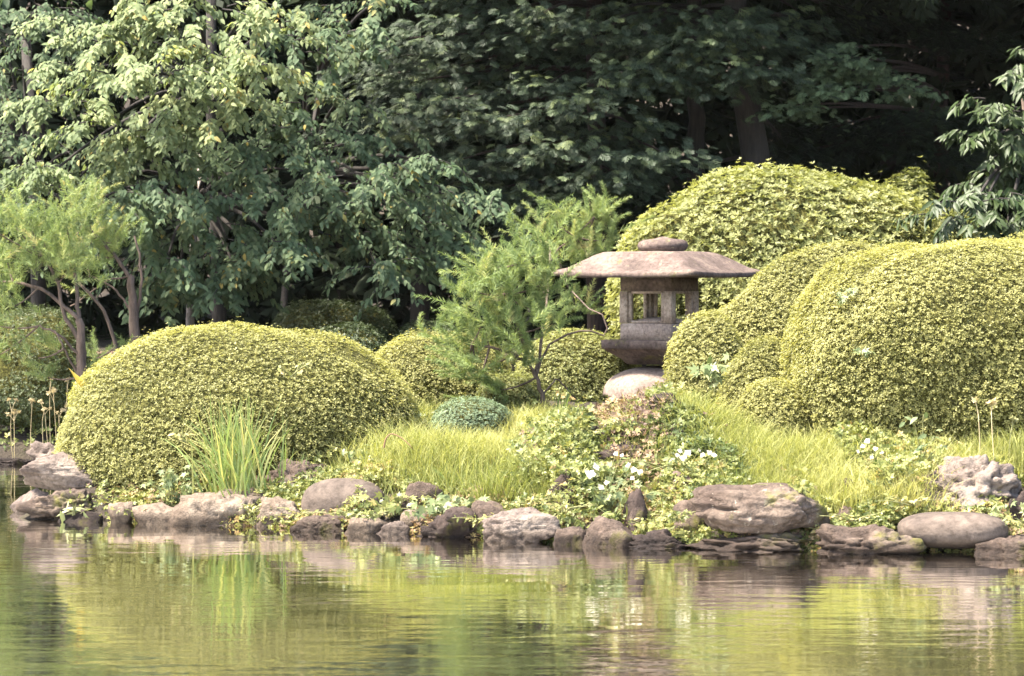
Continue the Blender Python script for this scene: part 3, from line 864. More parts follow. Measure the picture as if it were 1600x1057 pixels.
broadleaf('shaded cherry tree with a thin dark trunk and boughs hanging left of the feathery conifer', [(443, 560, 25.6), (443, 480, 25.6), (450, 400, 26.4), (480, 280, 28), (500, 120, 28.6)], .045, mid2, M['bark_dark'], M['cherry'], .078, LEAF6, 'cherry trees along the wood edge', 560, 26, per=300, upper=600, extra=((-2.6, 24.0, 5.0), (1.0, 28, 8.0)), seed=33, tint0=.45)
far_l = padlist([(20, 30), (70, 20), (30, 100), (90, 60), (0, 150), (50, 210), (10, 240), (30, 290), (100, 310), (60, 330), (130, 340), (0, 60), (120, 240), (170, 290), (-30, 200), (-40, 100), (200, 330), (150, 380), (0, 330)], 25.5, 27, 1.1, .0)
broadleaf('small-leaved tree behind the bright cherry at the upper left corner', [(60, 560, 27), (60, 450, 27), (55, 300, 27), (40, 60, 28)], .10, far_l, M['bark_dark'], M['cherry'], .075, LEAF6, None, 50, 28.5, per=190, upper=900, extra=((-9, 25, 4.6), (-4.5, 30, 8)), seed=34, tint0=.55, name='broadleaf_tree')
rh = padlist([(1588, 170), (1618, 130), (1558, 220), (1603, 220), (1628, 180), (1573, 270), (1618, 270), (1548, 310), (1588, 320), (1633, 320), (1578, 360), (1628, 350), (1668, 250), (1678, 150), (1648, 90), (1528, 320, -.1), (1688, 330)], 20.8, 21.6, .75, .0)
broadleaf('glossy long-leaved evergreen shrub at the right edge above the huge mound', [(1640, 480, 22), (1630, 380, 22), (1610, 250, 22), (1600, 150, 21.9)], .05, rh, M['bark_brown'], M['rhodo'], .125, GLOSSY, None, 1640, 22.4, per=240, spread=.42, seed=35, tint0=.3, name='evergreen_shrub', droop=.15)
bpy.data.objects['evergreen_shrub']['category'] = 'shrub'


# ------------------------------------------------------------------ conifers of the wood
def conifer(label, trunk, r_base, pads, mat, bark, size, group, name='cypress_tree', per=34, upper=None, n_up=0, seed=1, tint0=.4):
    r = np.random.default_rng(seed)
    tp = np.array([P(*q) for q in trunk]); tp[0][2] = gz(tp[0][0], tp[0][1]) - .1
    m_ = 18; tt = np.linspace(0, len(tp) - 1, m_); i0 = np.minimum(tt.astype(int), len(tp) - 2); fr = (tt - i0)[:, None]
    tps = tp[i0] * (1 - fr) + tp[i0 + 1] * fr + r.normal(size=(m_, 3)) * .012
    root = thing(name, label, 'tree', tp[0], group)
    s = Soup(); s.tube(tps, np.linspace(r_base, r_base * .55, m_), 14); s.build('trunk', bark, root, smooth=True)
    LP, LD, LN, LT, LS = [], [], [], [], []
    for (px, py, d, sz, br_) in pads:
        C = P(px, py, d)
        k = int(np.argmin(np.abs(tps[:, 2] - (C[2] + .25)))); st = tps[k]
        br = bez(st, (st + C) / 2 + np.array([0, 0, .15]), C, 8)
        s = Soup(); s.tube(br, np.linspace(.03, .008, 8), 5); s.build('branch', bark, root)
        n_ = int(per * sz * sz)
        outd = norm((C - st) * np.array([1, 1, .15]) + np.array([0, -.6, 0]))
        q = r.normal(size=(n_, 3)) * np.array([.26, .22, .06]) * sz
        q[:, 2] -= .35 * (q[:, 0] ** 2 + q[:, 1] ** 2) / max(sz, .3)
        LP.append(C + q)
        LD.append(norm(outd + q * np.array([2.2, 2.2, 0]) + r.normal(size=(n_, 3)) * .3 + np.array([0, 0, -.25]))); LN.append(norm(np.array([0, -.25, 1]) + outd * .25 + r.normal(size=(n_, 3)) * .3))
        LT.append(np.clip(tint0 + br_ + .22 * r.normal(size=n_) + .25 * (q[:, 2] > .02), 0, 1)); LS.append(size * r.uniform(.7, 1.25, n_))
    if n_up:  # unseen upper crown, large sprays added to shade the wood below
        lo, hi = upper; q = r.uniform(lo, hi, (n_up, 3)); LP.append(q); LD.append(norm(r.normal(size=(n_up, 3)) * np.array([1, 1, .3]))); LN.append(norm(np.array([0, 0, 1.]) + r.normal(size=(n_up, 3)) * .35))
        LT.append(np.clip(.3 + .2 * r.normal(size=n_up), 0, 1)); LS.append(.8 * r.uniform(.7, 1.3, n_up))
    s = Soup(); s.scatter(*FAN, np.concatenate(LP), frames(np.concatenate(LD), np.concatenate(LN)), np.concatenate(LS), np.concatenate(LT))
    s.build('foliage', mat, root, kind='stuff')
    return root


GC = 'conifers of the wood'
hp = padlist([(640, 60), (700, 30), (760, 60), (640, 130), (700, 110), (790, 110, .05), (860, 130, .1), (900, 160, .1), (950, 140, .05), (830, 190), (760, 190), (700, 190), (650, 220), (720, 250), (800, 250), (870, 230, .05), (930, 220, .05), (990, 200), (1005, 250), (1040, 240), (940, 270), (880, 290), (820, 310, -.1), (960, 290), (760, 300, -.1), (700, 290), (610, 180), (580, 120), (740, 150), (820, 60), (800, 350, -.2), (760, 380, -.2), (660, 270), (860, 330, -.2), (620, 90), (680, 160), (850, 20), (780, 20), (730, 0)], 24.6, 26.2, 1.1)
conifer('cypress with drooping layered sprays left of the two bare trunks', [(935, 520, 27), (935, 300, 27), (930, 100, 27), (930, -200, 27)], .14, hp, M['hinoki'], M['bark_red'], .145, GC, upper=((-1.6, 25.2, 5.0), (2.2, 29, 10)), n_up=500, seed=41, per=80)
hp2 = padlist([(900, 60, .05), (960, 80, .1), (1000, 60, .05), (1050, 90, .12), (1100, 70, .1), (1150, 100, .1), (1185, 60), (1205, 110), (1120, 40), (960, 15), (1040, 20), (930, 40), (1000, 110), (1060, 125, .05), (1130, 128, .05), (1205, 30, -.1), (1165, 20, -.1), (1240, 70, -.2)], 24.8, 26.0, 1.0)
conifer('cypress whose bare reddish trunk stands right behind the tall shrub, upright of the pair', [(1092, 420, 26.6), (1088, 300, 26.6), (1086, 150, 26.6), (1080, -300, 26.6)], .13, hp2, M['hinoki'], M['bark_dark'], .145, GC, upper=((-.6, 24.0, 5.1), (4.6, 29, 10)), n_up=650, seed=42, per=80, tint0=.42)
hp3 = padlist([(1250, 20, -.2), (1300, 50, -.2), (1200, 200, -.2), (1230, 230, -.25), (1290, 10, -.2), (1370, 30, -.2), (1010, 300, -.3), (1030, 330, -.3)], 26.5, 27.6, 1.0)
conifer('conifer with a thick leaning reddish trunk, right of the upright bare trunk', [(1192, 420, 26), (1184, 270, 26), (1162, 120, 26), (1150, 0, 26), (1120, -300, 26)], .185, hp3, M['cedar'], M['bark_dark'], .17, GC, upper=((1.2, 23.2, 5.2), (8, 30, 10.5)), n_up=900, seed=43, per=50, tint0=.2, name='cedar_tree')
hp4 = padlist([(1235, 165), (1262, 150), (1290, 132), (1320, 112), (1345, 95), (1370, 110), (1398, 122), (1425, 140), (1300, 90, -.1), (1330, 75, -.1), (1285, 110, -.1), (1260, 172), (1310, 140, .1), (1350, 120, .1)], 25.0, 25.6, .62, .40)  # raised tint puts the bough's faint light into its colour
hp4 += padlist([(1400, 200, -.2), (1340, 220, -.2), (1450, 180, -.2), (1300, 200, -.2), (1470, 60, -.3), (1420, 40, -.3), (1540, 60, -.3), (1250, 240, -.3), (1480, 240, -.3)], 27.5, 28.5, 1.1, -.1)
conifer('dark cedar on the right holding out one faintly lit feathery bough', [(1470, 420, 29.5), (1470, 250, 29.5), (1475, 80, 29.5), (1480, -300, 29.5)], .11, hp4, M['cedar'], M['bark_red'], .11, GC, upper=((4.2, 23.0, 4.8), (11, 31, 10)), n_up=900, seed=44, per=130, tint0=.4, name='cedar_tree')
# deep wood behind, one dark mass
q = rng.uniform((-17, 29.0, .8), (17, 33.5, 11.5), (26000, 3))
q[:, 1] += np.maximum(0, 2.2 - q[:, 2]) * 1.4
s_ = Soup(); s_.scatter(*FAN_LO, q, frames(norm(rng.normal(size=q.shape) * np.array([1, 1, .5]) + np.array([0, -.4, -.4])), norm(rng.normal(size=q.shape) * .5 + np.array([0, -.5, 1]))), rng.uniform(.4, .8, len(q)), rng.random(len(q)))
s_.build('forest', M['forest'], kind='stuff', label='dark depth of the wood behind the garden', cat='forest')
for i, (px, py, d, r_, lab) in enumerate([(531, 500, 30.5, .08, 'dim bare trunk deep in the wood behind the dark clipped shrub'), (1390, 300, 30, .16, 'dim trunk deep in the wood at the right, behind the lit bough'), (655, 500, 29.5, .13, 'dim trunk deep in the wood above the flat-topped mound')]):
    b0 = P(px, py, d); g0 = gz(b0[0], d) - .1
    root = thing('forest_tree', lab, 'tree', (b0[0], d, g0), 'dim trees deep in the wood')
    s_ = Soup(); s_.tube([(b0[0], d, g0), (b0[0] + .03, d, g0 + 2), (b0[0] - .04, d + .1, g0 + 5), (b0[0], d, g0 + 9)], [r_, r_ * .9, r_ * .75, r_ * .4], 10); s_.build('trunk', M['bark_dark'], root, smooth=True)
    n_ = 160; qq = np.array([b0[0], d, g0 + 7.5]) + rng.normal(size=(n_, 3)) * np.array([1.1, 1.0, 1.2])
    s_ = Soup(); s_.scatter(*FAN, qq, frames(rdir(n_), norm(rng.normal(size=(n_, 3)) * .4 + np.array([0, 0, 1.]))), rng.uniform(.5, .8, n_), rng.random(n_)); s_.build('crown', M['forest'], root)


# ------------------------------------------------------------------ feathery conifers
def feather_tree(label, trunk, rad, tips, d, group, seed, bark, n_plume=9, L=.34, needles=120, tint0=.5, nl=.075, back=0):
    """trunk: list of polylines [(px,py,d)...]; tips: (px, py, lean, size): plumes rise from each, leaning sideways"""
    r = np.random.default_rng(seed)
    polys = [np.array([P(*q) for q in t]) for t in trunk]
    base = polys[0][0].copy(); base[2] = gz(base[0], base[1]) - .05; polys[0][0] = base
    root = thing('feathery_conifer', label, 'tree', base, group)
    for i, pl in enumerate(polys):
        s = Soup(); m_ = 12; tt = np.linspace(0, len(pl) - 1, m_); i0 = np.minimum(tt.astype(int), len(pl) - 2); fr = (tt - i0)[:, None]
        pts = pl[i0] * (1 - fr) + pl[i0 + 1] * fr + r.normal(size=(m_, 3)) * .006 * (np.linspace(0, 1, m_)[:, None] > 0)
        s.tube(pts, np.linspace(rad[i], rad[i] * .55, m_), 8); s.build('trunk' if i == 0 else 'branch', bark, root, smooth=True)
    allp = np.concatenate(polys[1:]) if len(polys) > 1 else polys[0]
    s = Soup(); tw = Soup(); V, T = [], []
    for (px, py, lean, sz, *rest) in tips:
        C = P(px, py, d + r.uniform(-.28, .28) + (back if px > 845 and py < 485 else 0))
        k = np.argmin(np.linalg.norm((allp - C) * np.array([1, .6, 1.3]), axis=1)); st = allp[k]
        tw.tube(bez(st, (st + C) / 2 + np.array([0, 0, -.04]), C, 7), np.linspace(.010, .004, 7), 4)
        for j in range(int(n_plume * sz)):
            a = norm(np.array([lean + r.normal() * .38, r.normal() * .4, (1 - abs(lean) * .55) * r.uniform(.5, 1)]))
            o0 = C + r.normal(size=3) * np.array([.12, .12, .09]) * sz
            l = L * r.uniform(.55, 1.1) * (.75 + .25 * sz)
            bendv = np.array([r.normal() * .3, r.normal() * .3, r.uniform(-.3, .12)])
            tt = np.sort(r.random(needles)) ** .9
            sp = o0 + a * (tt * l)[:, None] + bendv * (tt ** 2 * l)[:, None]
            ax = norm(a + 2 * bendv * tt[:, None])
            sd = norm(np.cross(ax, r.normal(size=(needles, 3))))
            nd = norm(ax * r.uniform(.7, 1.4, (needles, 1)) + sd)
            ln = nl * (1.1 - .65 * tt) * r.uniform(.7, 1.2, needles)
            wv = norm(np.cross(nd, r.normal(size=(needles, 3)))) * .0030
            V.append(np.stack([sp - wv, sp + wv, sp + nd * ln[:, None] + np.array([0, 0, -.006])], 1).reshape(-1, 3))
            T.append(np.repeat(np.clip(tint0 + .15 * r.normal() + .12 * r.normal(size=needles) + (rest[0] if rest else 0) + .4 * (r.random() < .03), 0, 1), 3))
    V = np.concatenate(V); s.add(V, np.arange(len(V)).reshape(-1, 3), np.concatenate(T))
    s.build('foliage', M['feather'], root, kind='stuff'); tw.build('twigs', bark, root, kind='stuff')
    return root


D1 = 17.7
feather_tree('feathery light green young conifer left of the lantern', [
    [(858, 645, D1), (848, 618, D1), (838, 590, D1), (828, 570, D1)],
    [(828, 570, D1), (800, 552, D1 - .05), (765, 542, D1 - .1), (738, 536, D1 - .1)],
    [(828, 570, D1), (812, 520, D1), (790, 460, D1), (775, 420, D1)],
    [(838, 590, D1), (845, 540, D1 + .1), (855, 470, D1 + .5), (862, 380, D1 + 1.5)],
    [(838, 590, D1), (850, 545, D1 + .1), (890, 520, D1 + .2), (920, 515, D1 + .25), (946, 528, D1 + .3), (947, 495, D1 + .3), (912, 478, D1 + .5), (893, 452, D1 + .7)],
    [(855, 470, D1 + .5), (846, 430, D1 + 2.4), (868, 390, D1 + 3.2), (900, 370, D1 + 3.2), (928, 340, D1 + 3.2)],
    [(848, 618, D1), (870, 590, D1 + .1), (900, 625, D1 + .15)]],
    [.022, .014, .014, .014, .009, .009, .008],
    [(742, 560, -.5, .7), (728, 575, -.7, .5), (750, 588, -.7, .5), (775, 565, -.3, .9), (735, 530, -.6, .8), (755, 500, -.3, 1.0), (742, 455, -.15, .7), (770, 470, 0, 1.1), (770, 430, 0, .9), (795, 455, .1, 1.0), (790, 420, .1, .7), (800, 510, 0, 1.1),
     (825, 480, .1, 1.0), (835, 400, -.1, .9), (850, 370, 0, 1.0), (868, 345, .05, .6), (875, 400, .1, 1.1), (845, 445, 0, .8), (855, 505, 0, .6), (905, 390, .1, 1.0, .05), (920, 355, .05, .8, .05), (945, 375, .2, .9, .08), (935, 340, .1, .5), (900, 480, .2, .8),
     (840, 530, .1, .7), (815, 560, -.1, .5), (930, 410, .2, .8), (780, 610, -.7, .5), (760, 520, -.3, 1.0), (815, 440, 0, .8)],
    D1, 'feathery conifers by the pond', 51, M['bark_brown'], n_plume=16, needles=135, back=3.2)
D2 = 20.6
feather_tree('feathery conifer with twisted branches at the far left edge, nearer the water', [
    [(122, 625, D2), (126, 580, D2), (128, 540, D2), (124, 500, D2)],
    [(124, 500, D2), (90, 470, D2), (60, 450, D2), (20, 440, D2), (-20, 445, D2)],
    [(128, 540, D2), (100, 490, D2), (90, 440, D2), (70, 400, D2)],
    [(126, 560, D2), (90, 520, D2 - .1), (60, 510, D2 - .1)],
    [(124, 500, D2), (118, 440, D2 + .1), (115, 390, D2 + .1)],
    [(122, 590, D2), (100, 545, D2 - .1), (85, 515, D2 - .1)]],
    [.06, .02, .022, .014, .02, .012],
    [(-20, 420, -.3, 1.0), (10, 400, -.2, 1.1), (40, 390, -.1, 1.1), (0, 450, -.3, 1.0), (30, 440, -.2, 1.0), (60, 420, 0, 1.1), (70, 380, 0, 1.0), (90, 400, .1, 1.0), (20, 480, -.4, .9), (0, 510, -.3, .9), (20, 350, 0, .8), (50, 360, 0, .8), (85, 545, -.5, .7), (60, 560, -.6, .7), (105, 360, .1, .9), (-10, 360, 0, .9), (-10, 560, -.3, .7), (100, 430, .2, .8), (75, 590, -.3, .4), (120, 600, .3, .4)],
    D2, 'feathery conifers by the pond', 52, M['bark_brown'], n_plume=15, L=.38, needles=110, tint0=.55)
D3 = 21.4
feather_tree('feathery conifer with a rough upright trunk behind the left end of the big mound', [
    [(212, 600, D3), (212, 540, D3), (208, 490, D3), (206, 430, D3)],
    [(206, 440, D3), (180, 400, D3), (150, 370, D3), (130, 350, D3)],
    [(212, 500, D3), (222, 440, D3), (218, 400, D3), (210, 370, D3)],
    [(190, 600, D3 - .2), (182, 540, D3 - .2), (160, 480, D3 - .2), (120, 440, D3 - .2)],
    [(208, 490, D3), (180, 450, D3), (140, 430, D3)],
    [(206, 430, D3), (165, 440, D3), (110, 480, D3)]],
    [.062, .02, .016, .022, .012, .010],
    [(125, 340, 0, 1.0, .05), (115, 370, 0, 1.0), (145, 370, .1, 1.0), (160, 400, .2, .9), (135, 400, 0, 1.0), (115, 320, 0, .7, .1), (175, 380, .2, .8), (140, 430, .1, .8), (110, 420, -.2, .8), (190, 560, .3, .35), (150, 560, -.2, .4), (205, 560, .2, .3)],
    D3, 'feathery conifers by the pond', 53, M['bark_brown'], n_plume=15, L=.36, needles=110, tint0=.6)

# ------------------------------------------------------------------ grass and ground cover (nobody could count it)
MOUNDS = [(372, 17.2, 279, 1.0), (1550, 16.5, 316, 1.15), (1130, 17.2, 94, .5), (1190, 16.7, 66, .3), (1212, 16.2, 60, .28), (735, 17.1, 62, .28)]


def outside(x, y):
    ok = np.ones(len(x), bool)
    for px, d, half, dep in MOUNDS:
        ok &= ((x - P(px, 0, d)[0]) / (half / FPX * d)) ** 2 + ((y - d) / dep) ** 2 > .92
    return ok


def soft(r, xr, n):
    return r.uniform(*xr, n) + r.normal(size=n) * .13 * min(1, xr[1] - xr[0])


def blades(n, xr, tr, h, w, mat, label, seed, keep=None, lean=.48):
    r = np.random.default_rng(seed)
    x = soft(r, xr, n * 3); t = r.uniform(*tr, n * 3); y = np.interp(x, _sx, _sd) + t
    pq = np.stack([x, y, 0 * x], 1)
    ok = outside(x, y) & (snoise(pq, 4.5, seed) + r.normal(size=len(x)) * .45 > -.25) & (land_t(x, y) > tr[0] * .6)
    if keep is not None: ok &= keep(x, y, t, r)
    x, y = x[ok][:n], y[ok][:n]; m_ = len(x)
    z = ground_z(x, y)
    hh = h * r.uniform(.3, 1.3, m_) ** 1.2 * (1 + .45 * snoise(np.stack([x, y, 0 * x], 1), 3, seed + 1))
    ld = r.normal(size=(m_, 2)) * lean; ww = w * r.uniform(.6, 1.3, m_); an = r.uniform(0, 6.28, m_)
    wx, wy = np.cos(an) * ww, np.sin(an) * ww
    b = np.stack([x, y, z - .02], 1); W = np.stack([wx, wy, 0 * wx], 1)
    mid = b + np.stack([ld[:, 0] * hh * .35, ld[:, 1] * hh * .35, hh * .6], 1); tip = b + np.stack([ld[:, 0] * hh * 1.1, ld[:, 1] * hh * 1.1, hh * (1 - .25 * (ld ** 2).sum(1))], 1)
    V = np.stack([b - W, b + W, mid + W * .8, mid - W * .8, tip], 1)
    F = np.array([[0, 1, 2], [0, 2, 3], [3, 2, 4]])[None] + (np.arange(m_) * 5)[:, None, None]
    s = Soup(); s.add(V.reshape(-1, 3), F.reshape(-1, 3), np.repeat(np.clip(.5 + .24 * r.normal(size=m_) + .34 * snoise(b, 3.4, seed + 2), 0, 1), 5))
    s.build('grass', mat, kind='stuff', label=label, cat='grass')


xw = lambda px, d: P(px, 0, d)[0]
blades(24000, (xw(440, 16), xw(900, 15.5)), (.42, 3.4), .21, .0026, M['grass'], 'fine bright yellow-green grass between the big left mound and the leafy hillock', 61)
blades(20000, (xw(1070, 15.2), xw(1440, 15)), (.42, 2.0), .21, .0028, M['grass'], 'fine bright yellow-green grass in front of the huge right mound', 62)
blades(4000, (xw(860, 16), xw(1100, 15.5)), (.4, 2.5), .13, .0026, M['grass'], 'sparse grass among the leaves of the hillock', 63)
blades(5000, (xw(1400, 15.2), xw(1700, 15)), (.85, 1.6), .14, .003, M['grass'], 'sparse grass around the big pitted rock', 64)
blades(3500, (xw(-300, 20), xw(140, 17)), (4.9, 7.0), .22, .004, M['grass'], 'grass on the far bank of the inlet at the left', 65)


def cover(n, xr, tr, size, mat, label, seed, hgt=.08, keep=None, tint0=.5):
    r = np.random.default_rng(seed)
    x = soft(r, xr, n * 3); t = r.uniform(*tr, n * 3) * r.uniform(.9, 1.15, n * 3); y = np.interp(x, _sx, _sd) + t
    ok = outside(x, y) & (land_t(x, y) > .05)
    if keep is not None: ok &= keep(x, y, t, r)
    x, y = x[ok][:n], y[ok][:n]; m_ = len(x); q = np.stack([x, y, 0 * x], 1)
    pos = np.stack([x, y, ground_z(x, y) + r.random(m_) * hgt * (1 + .8 * snoise(q, 6, seed))], 1)
    ax = norm(r.normal(size=(m_, 3)) * .5 + np.array([0, -.3, .8]))
    s = Soup(); s.scatter(*ROS5, pos, frames(np.cross(ax, rdir(m_)), ax), size * r.uniform(.6, 1.4, m_), np.clip(tint0 + .22 * r.normal(size=m_) + .2 * snoise(q, 5, seed + 1), 0, 1))
    s.build('ground_cover', mat, kind='stuff', label=label, cat='ground cover')


cover(7500, (xw(870, 15.5), xw(1140, 15.5)), (.45, 2.2), .030, M['weed'], 'tangle of small pale leaves over the hillock below the lantern', 71, .15, keep=lambda x, y, t, r: snoise(np.stack([x, y, 0 * x], 1), 7, 3) > -.25, tint0=.3)
cover(9000, (xw(180, 16), xw(900, 15)), (.06, .75), .024, M['weed'], 'low creeping weeds along the rocky edge left of the middle', 72, .10, keep=lambda x, y, t, r: snoise(np.stack([x, y, 0 * x], 1), 6, 4) > -.5)
cover(9500, (xw(1000, 15), xw(1640, 14.6)), (.08, .9), .024, M['weed'], 'low creeping weeds along the rocky edge on the right', 73, .10, keep=lambda x, y, t, r: snoise(np.stack([x, y, 0 * x], 1), 6, 5) > -.5, tint0=.55)
cover(2600, (xw(450, 15.6), xw(900, 15.4)), (.55, 2.6), .030, M['weed'], 'small leafy weeds standing in the bright grass left of the hillock', 77, .16, keep=lambda x, y, t, r: snoise(np.stack([x, y, 0 * x], 1), 4, 9) > .3, tint0=.5)
cover(2800, (xw(1090, 15.3), xw(1430, 15)), (.5, 1.9), .030, M['weed'], 'small leafy weeds standing in the bright grass right of the hillock', 78, .16, keep=lambda x, y, t, r: snoise(np.stack([x, y, 0 * x], 1), 4, 10) > .2, tint0=.5)
cover(5000, (xw(180, 16), xw(1640, 14.6)), (.05, .6), .022, M['weed_dry'], 'reddish half-dry creeping weeds in the gaps of the rocks along the waterline', 79, .07, keep=lambda x, y, t, r: snoise(np.stack([x, y, 0 * x], 1), 7, 12) > -.1, tint0=.45)
cover(1000, (xw(860, 15.6), xw(1090, 15.6)), (.6, 1.9), .026, M['weed_dry'], 'reddish-brown low growth over the hillock rocks', 80, .13, keep=lambda x, y, t, r: snoise(np.stack([x, y, 0 * x], 1), 8, 14) > .0, tint0=.3)
cover(1500, (xw(1380, 15.2), xw(1640, 15)), (.8, 1.5), .028, M['weed'], 'weeds along the foot of the huge right mound', 74, .1, tint0=.55)
cover(1800, (xw(-300, 20), xw(150, 17)), (4.8, 7.5), .04, M['weed'], 'leafy weeds on the far bank of the inlet', 75, .22, tint0=.35)
cover(1500, (xw(840, 17), xw(1130, 17)), (2.4, 4.2), .026, M['weed'], 'leafy weeds round the foot of the lantern', 76, .06, tint0=.6)


# ------------------------------------------------------------------ plants that stand alone
def strap_plant(name, label, px, py, d, n, h, w, mat, seed, fan=.35, group=None, tint0=.5, cat='plant', bias=0., segs=7, lmin=.5):
    r = np.random.default_rng(seed)
    c = P(px, py, d); c[2] = gz(c[0], c[1]) - .02
    root = thing(name, label, cat, c, group)
    for k in range(n):
        a = r.uniform(0, 6.28); ln = r.normal() * fan + bias; l = h * r.uniform(lmin, 1.1); b0 = np.array([r.normal() * .07, r.normal() * .05, 0]) * h / .6
        t = np.linspace(0, 1, segs)[:, None]
        sp = c + b0 + t * np.array([ln * .5, r.normal() * .2, 1]) * l + t ** 2.4 * np.array([ln * .6, r.normal() * .1, -.22 * abs(ln) / .35 - .05]) * l
        wd = np.array([math.cos(a * .15), math.sin(a * .15), 0]) * w * r.uniform(.7, 1.2) * (1 - t ** 2.5) + np.array([1e-4, 0, 0])
        V = np.concatenate([sp - wd, sp + wd, sp + np.array([0, -.12 * w, 0])])
        F = []
        for i in range(segs - 1):
            for (u_, v_) in ((0, 2), (2, 1)):
                F += [[u_ * segs + i, v_ * segs + i, v_ * segs + i + 1], [u_ * segs + i, v_ * segs + i + 1, u_ * segs + i + 1]]
        s = Soup(); s.add(V, F, float(np.clip(tint0 + .22 * r.normal(), 0, 1))); s.build('blade', mat, root)
    return root


strap_plant('iris_clump', 'large clump of tall iris leaves in front of the big left mound', 370, 764, 15.90, 150, .84, .0065, M['iris'], 81, .24, tint0=.72, bias=-.05, lmin=.7)
strap_plant('iris_clump', 'sparse iris leaves leaning right of the large clump', 455, 715, 16.1, 16, .42, .006, M['iris'], 82, .35, bias=.15, tint0=.6)
strap_plant('sedge_tuft', 'short tuft of yellow sedge beside the oval stone', 1398, 826, 14.5, 90, .16, .0035, M['grass'], 83, .55, tint0=.85)
strap_plant('strap_leaf_plant', 'few upright green blades beside the feathery conifer\'s trunk', 880, 650, 17.5, 18, .34, .006, M['iris'], 84, .15, tint0=.35)
strap_plant('strap_leaf_plant', 'blades with dried tips at the foot of the huge right mound', 1465, 712, 15.0, 24, .22, .006, M['iris'], 85, .5, tint0=.55)
strap_plant('dry_grass_tuft', 'dry straw-coloured leaves fallen at the base of the iris clump', 395, 772, 15.6, 26, .13, .008, M['dry'], 86, .9, tint0=.6)


TG = 'coarse grass tufts in the bright grass'
for k, (tx, ty, tt, lab) in enumerate([(470, 742, .75, 'coarse grass tuft just right of the iris clump'), (535, 720, 1.1, 'coarse grass tuft above the smooth rounded boulder'), (640, 700, 1.5, 'coarse grass tuft in front of the flat-topped azalea mound'), (700, 735, .8, 'coarse grass tuft above the lobed creeper'),
                                  (800, 700, 1.2, 'coarse grass tuft right of the blue-green cushion shrub'), (840, 745, .7, 'coarse grass tuft at the left foot of the hillock'), (1150, 735, .7, 'coarse grass tuft on the bank right above the lichened boulder'), (1215, 700, 1.2, 'coarse grass tuft in front of the lowest small azalea mound'),
                                  (1310, 735, .7, 'coarse grass tuft above the yellow-green weed beside the lichened boulder'), (1400, 740, .75, 'coarse grass tuft left of the big pitted rock')]):
    strap_plant('grass_tuft', lab, tx, ty, shore_d(tx) + tt, 34, .27, .0042, M['iris'] if k % 3 == 0 else M['grass'], 140 + k, .45, TG, tint0=.6, cat='grass tuft')


def leafy_plant(name, label, px, py, d, n, size, spread, hgt, tpl, mat, seed, group=None, tint0=.5, face=(0, -.6, .7), stems=6, cat='plant', flowers=None, free=False):
    """stems fan from one foot and carry leaves, each leaf its own object"""
    r = np.random.default_rng(seed)
    c = P(px, py, d)
    if not free: c[2] = gz(c[0], c[1])
    root = thing(name, label, cat, c, group)
    s = Soup(); LP = []
    for k in range(stems):
        e = c + np.array([r.normal() * spread[0], -abs(r.normal()) * spread[1], hgt * r.uniform(.45, 1.1)])
        pts = bez(c + np.array([r.normal() * .03, r.normal() * .02, 0]), (c + e) / 2 + np.array([0, 0, hgt * .3]), e, 7); s.tube(pts, np.linspace(.005, .002, 7), 4)
        m_ = max(1, n // stems); t = r.uniform(.2, 1.0, m_); i_ = np.clip((t * 6).astype(int), 0, 5)
        LP.append(pts[i_] + r.normal(size=(m_, 3)) * np.array([.3, .2, .22]) * size * 1.6)
    s.build('stems', M['stem'], root)
    pos = np.concatenate(LP); m_ = len(pos)
    nn = norm(np.array(face) + r.normal(size=(m_, 3)) * .4); dd = norm(r.normal(size=(m_, 3)) * np.array([1, .6, .5]) + np.array([0, -.2, -.35]))
    put_parts('leaf', leaf_variants('leaf', tpl, mat, TINTS), pos, frames(dd, nn), size * r.uniform(.65, 1.2, m_), root, np.clip(tint0 + .22 * r.normal(size=m_), 0, .99))
    if flowers:
        FL = rosette_template(7, .42, .35); fl2 = rosette_template(6, .45, .9)
        V = np.concatenate([FL[0], fl2[0] * .6]); F = np.concatenate([FL[1], fl2[1] + len(FL[0])])
        vs = leaf_variants('flower', (V, F), M['petal'], [.3, .8])
        for (fx, fy, fs) in flowers:
            fp = P(fx, fy, d - r.uniform(.1, .22))[None]; ax = norm(np.array([[r.normal() * .4, -.8, .6]]))
            put_parts('flower', vs, fp, frames(np.cross(ax, rdir(1)), ax), [fs / FPX * d / 2.1], root, [r.random()])
            st = Soup(); st.tube(bez(c + np.array([0, 0, .02]), (c + fp[0]) / 2 + np.array([0, 0, .05]), fp[0], 6), .0022, 4); st.build('flower_stem', M['stem'], root)
    return root


dS = shore_d
leafy_plant('white_rose', 'white-flowered rose sprawling over the dark rocks below the lantern', 940, 775, dS(940) + .45, 110, .055, (.20, .1), .26, STAR, M['weed_pale'], 91, tint0=.45, flowers=[(922, 742, 20), (930, 730, 16), (938, 762, 14), (948, 755, 10), (990, 735, 13), (982, 728, 11), (1000, 738, 11), (988, 748, 9), (962, 710, 10), (972, 712, 8)], stems=10)
leafy_plant('white_rose', 'white-flowered bush right of the first, above the lichened boulder\'s left end', 1075, 740, dS(1070) + .85, 80, .042, (.16, .08), .2, LEAF6, M['weed_pale'], 92, tint0=.55, flowers=[(1068, 716, 14), (1075, 708, 13), (1062, 705, 10), (1058, 712, 9), (1098, 712, 11), (1108, 708, 12), (1116, 712, 10), (1092, 704, 8)], stems=9)
leafy_plant('lobed_creeper', 'creeper with large lobed leaves spilling over the rocks in the middle', 705, 765, dS(700) + .32, 120, .062, (.2, .14), .16, STAR, M['weed_pale'], 93, tint0=.5, stems=12)
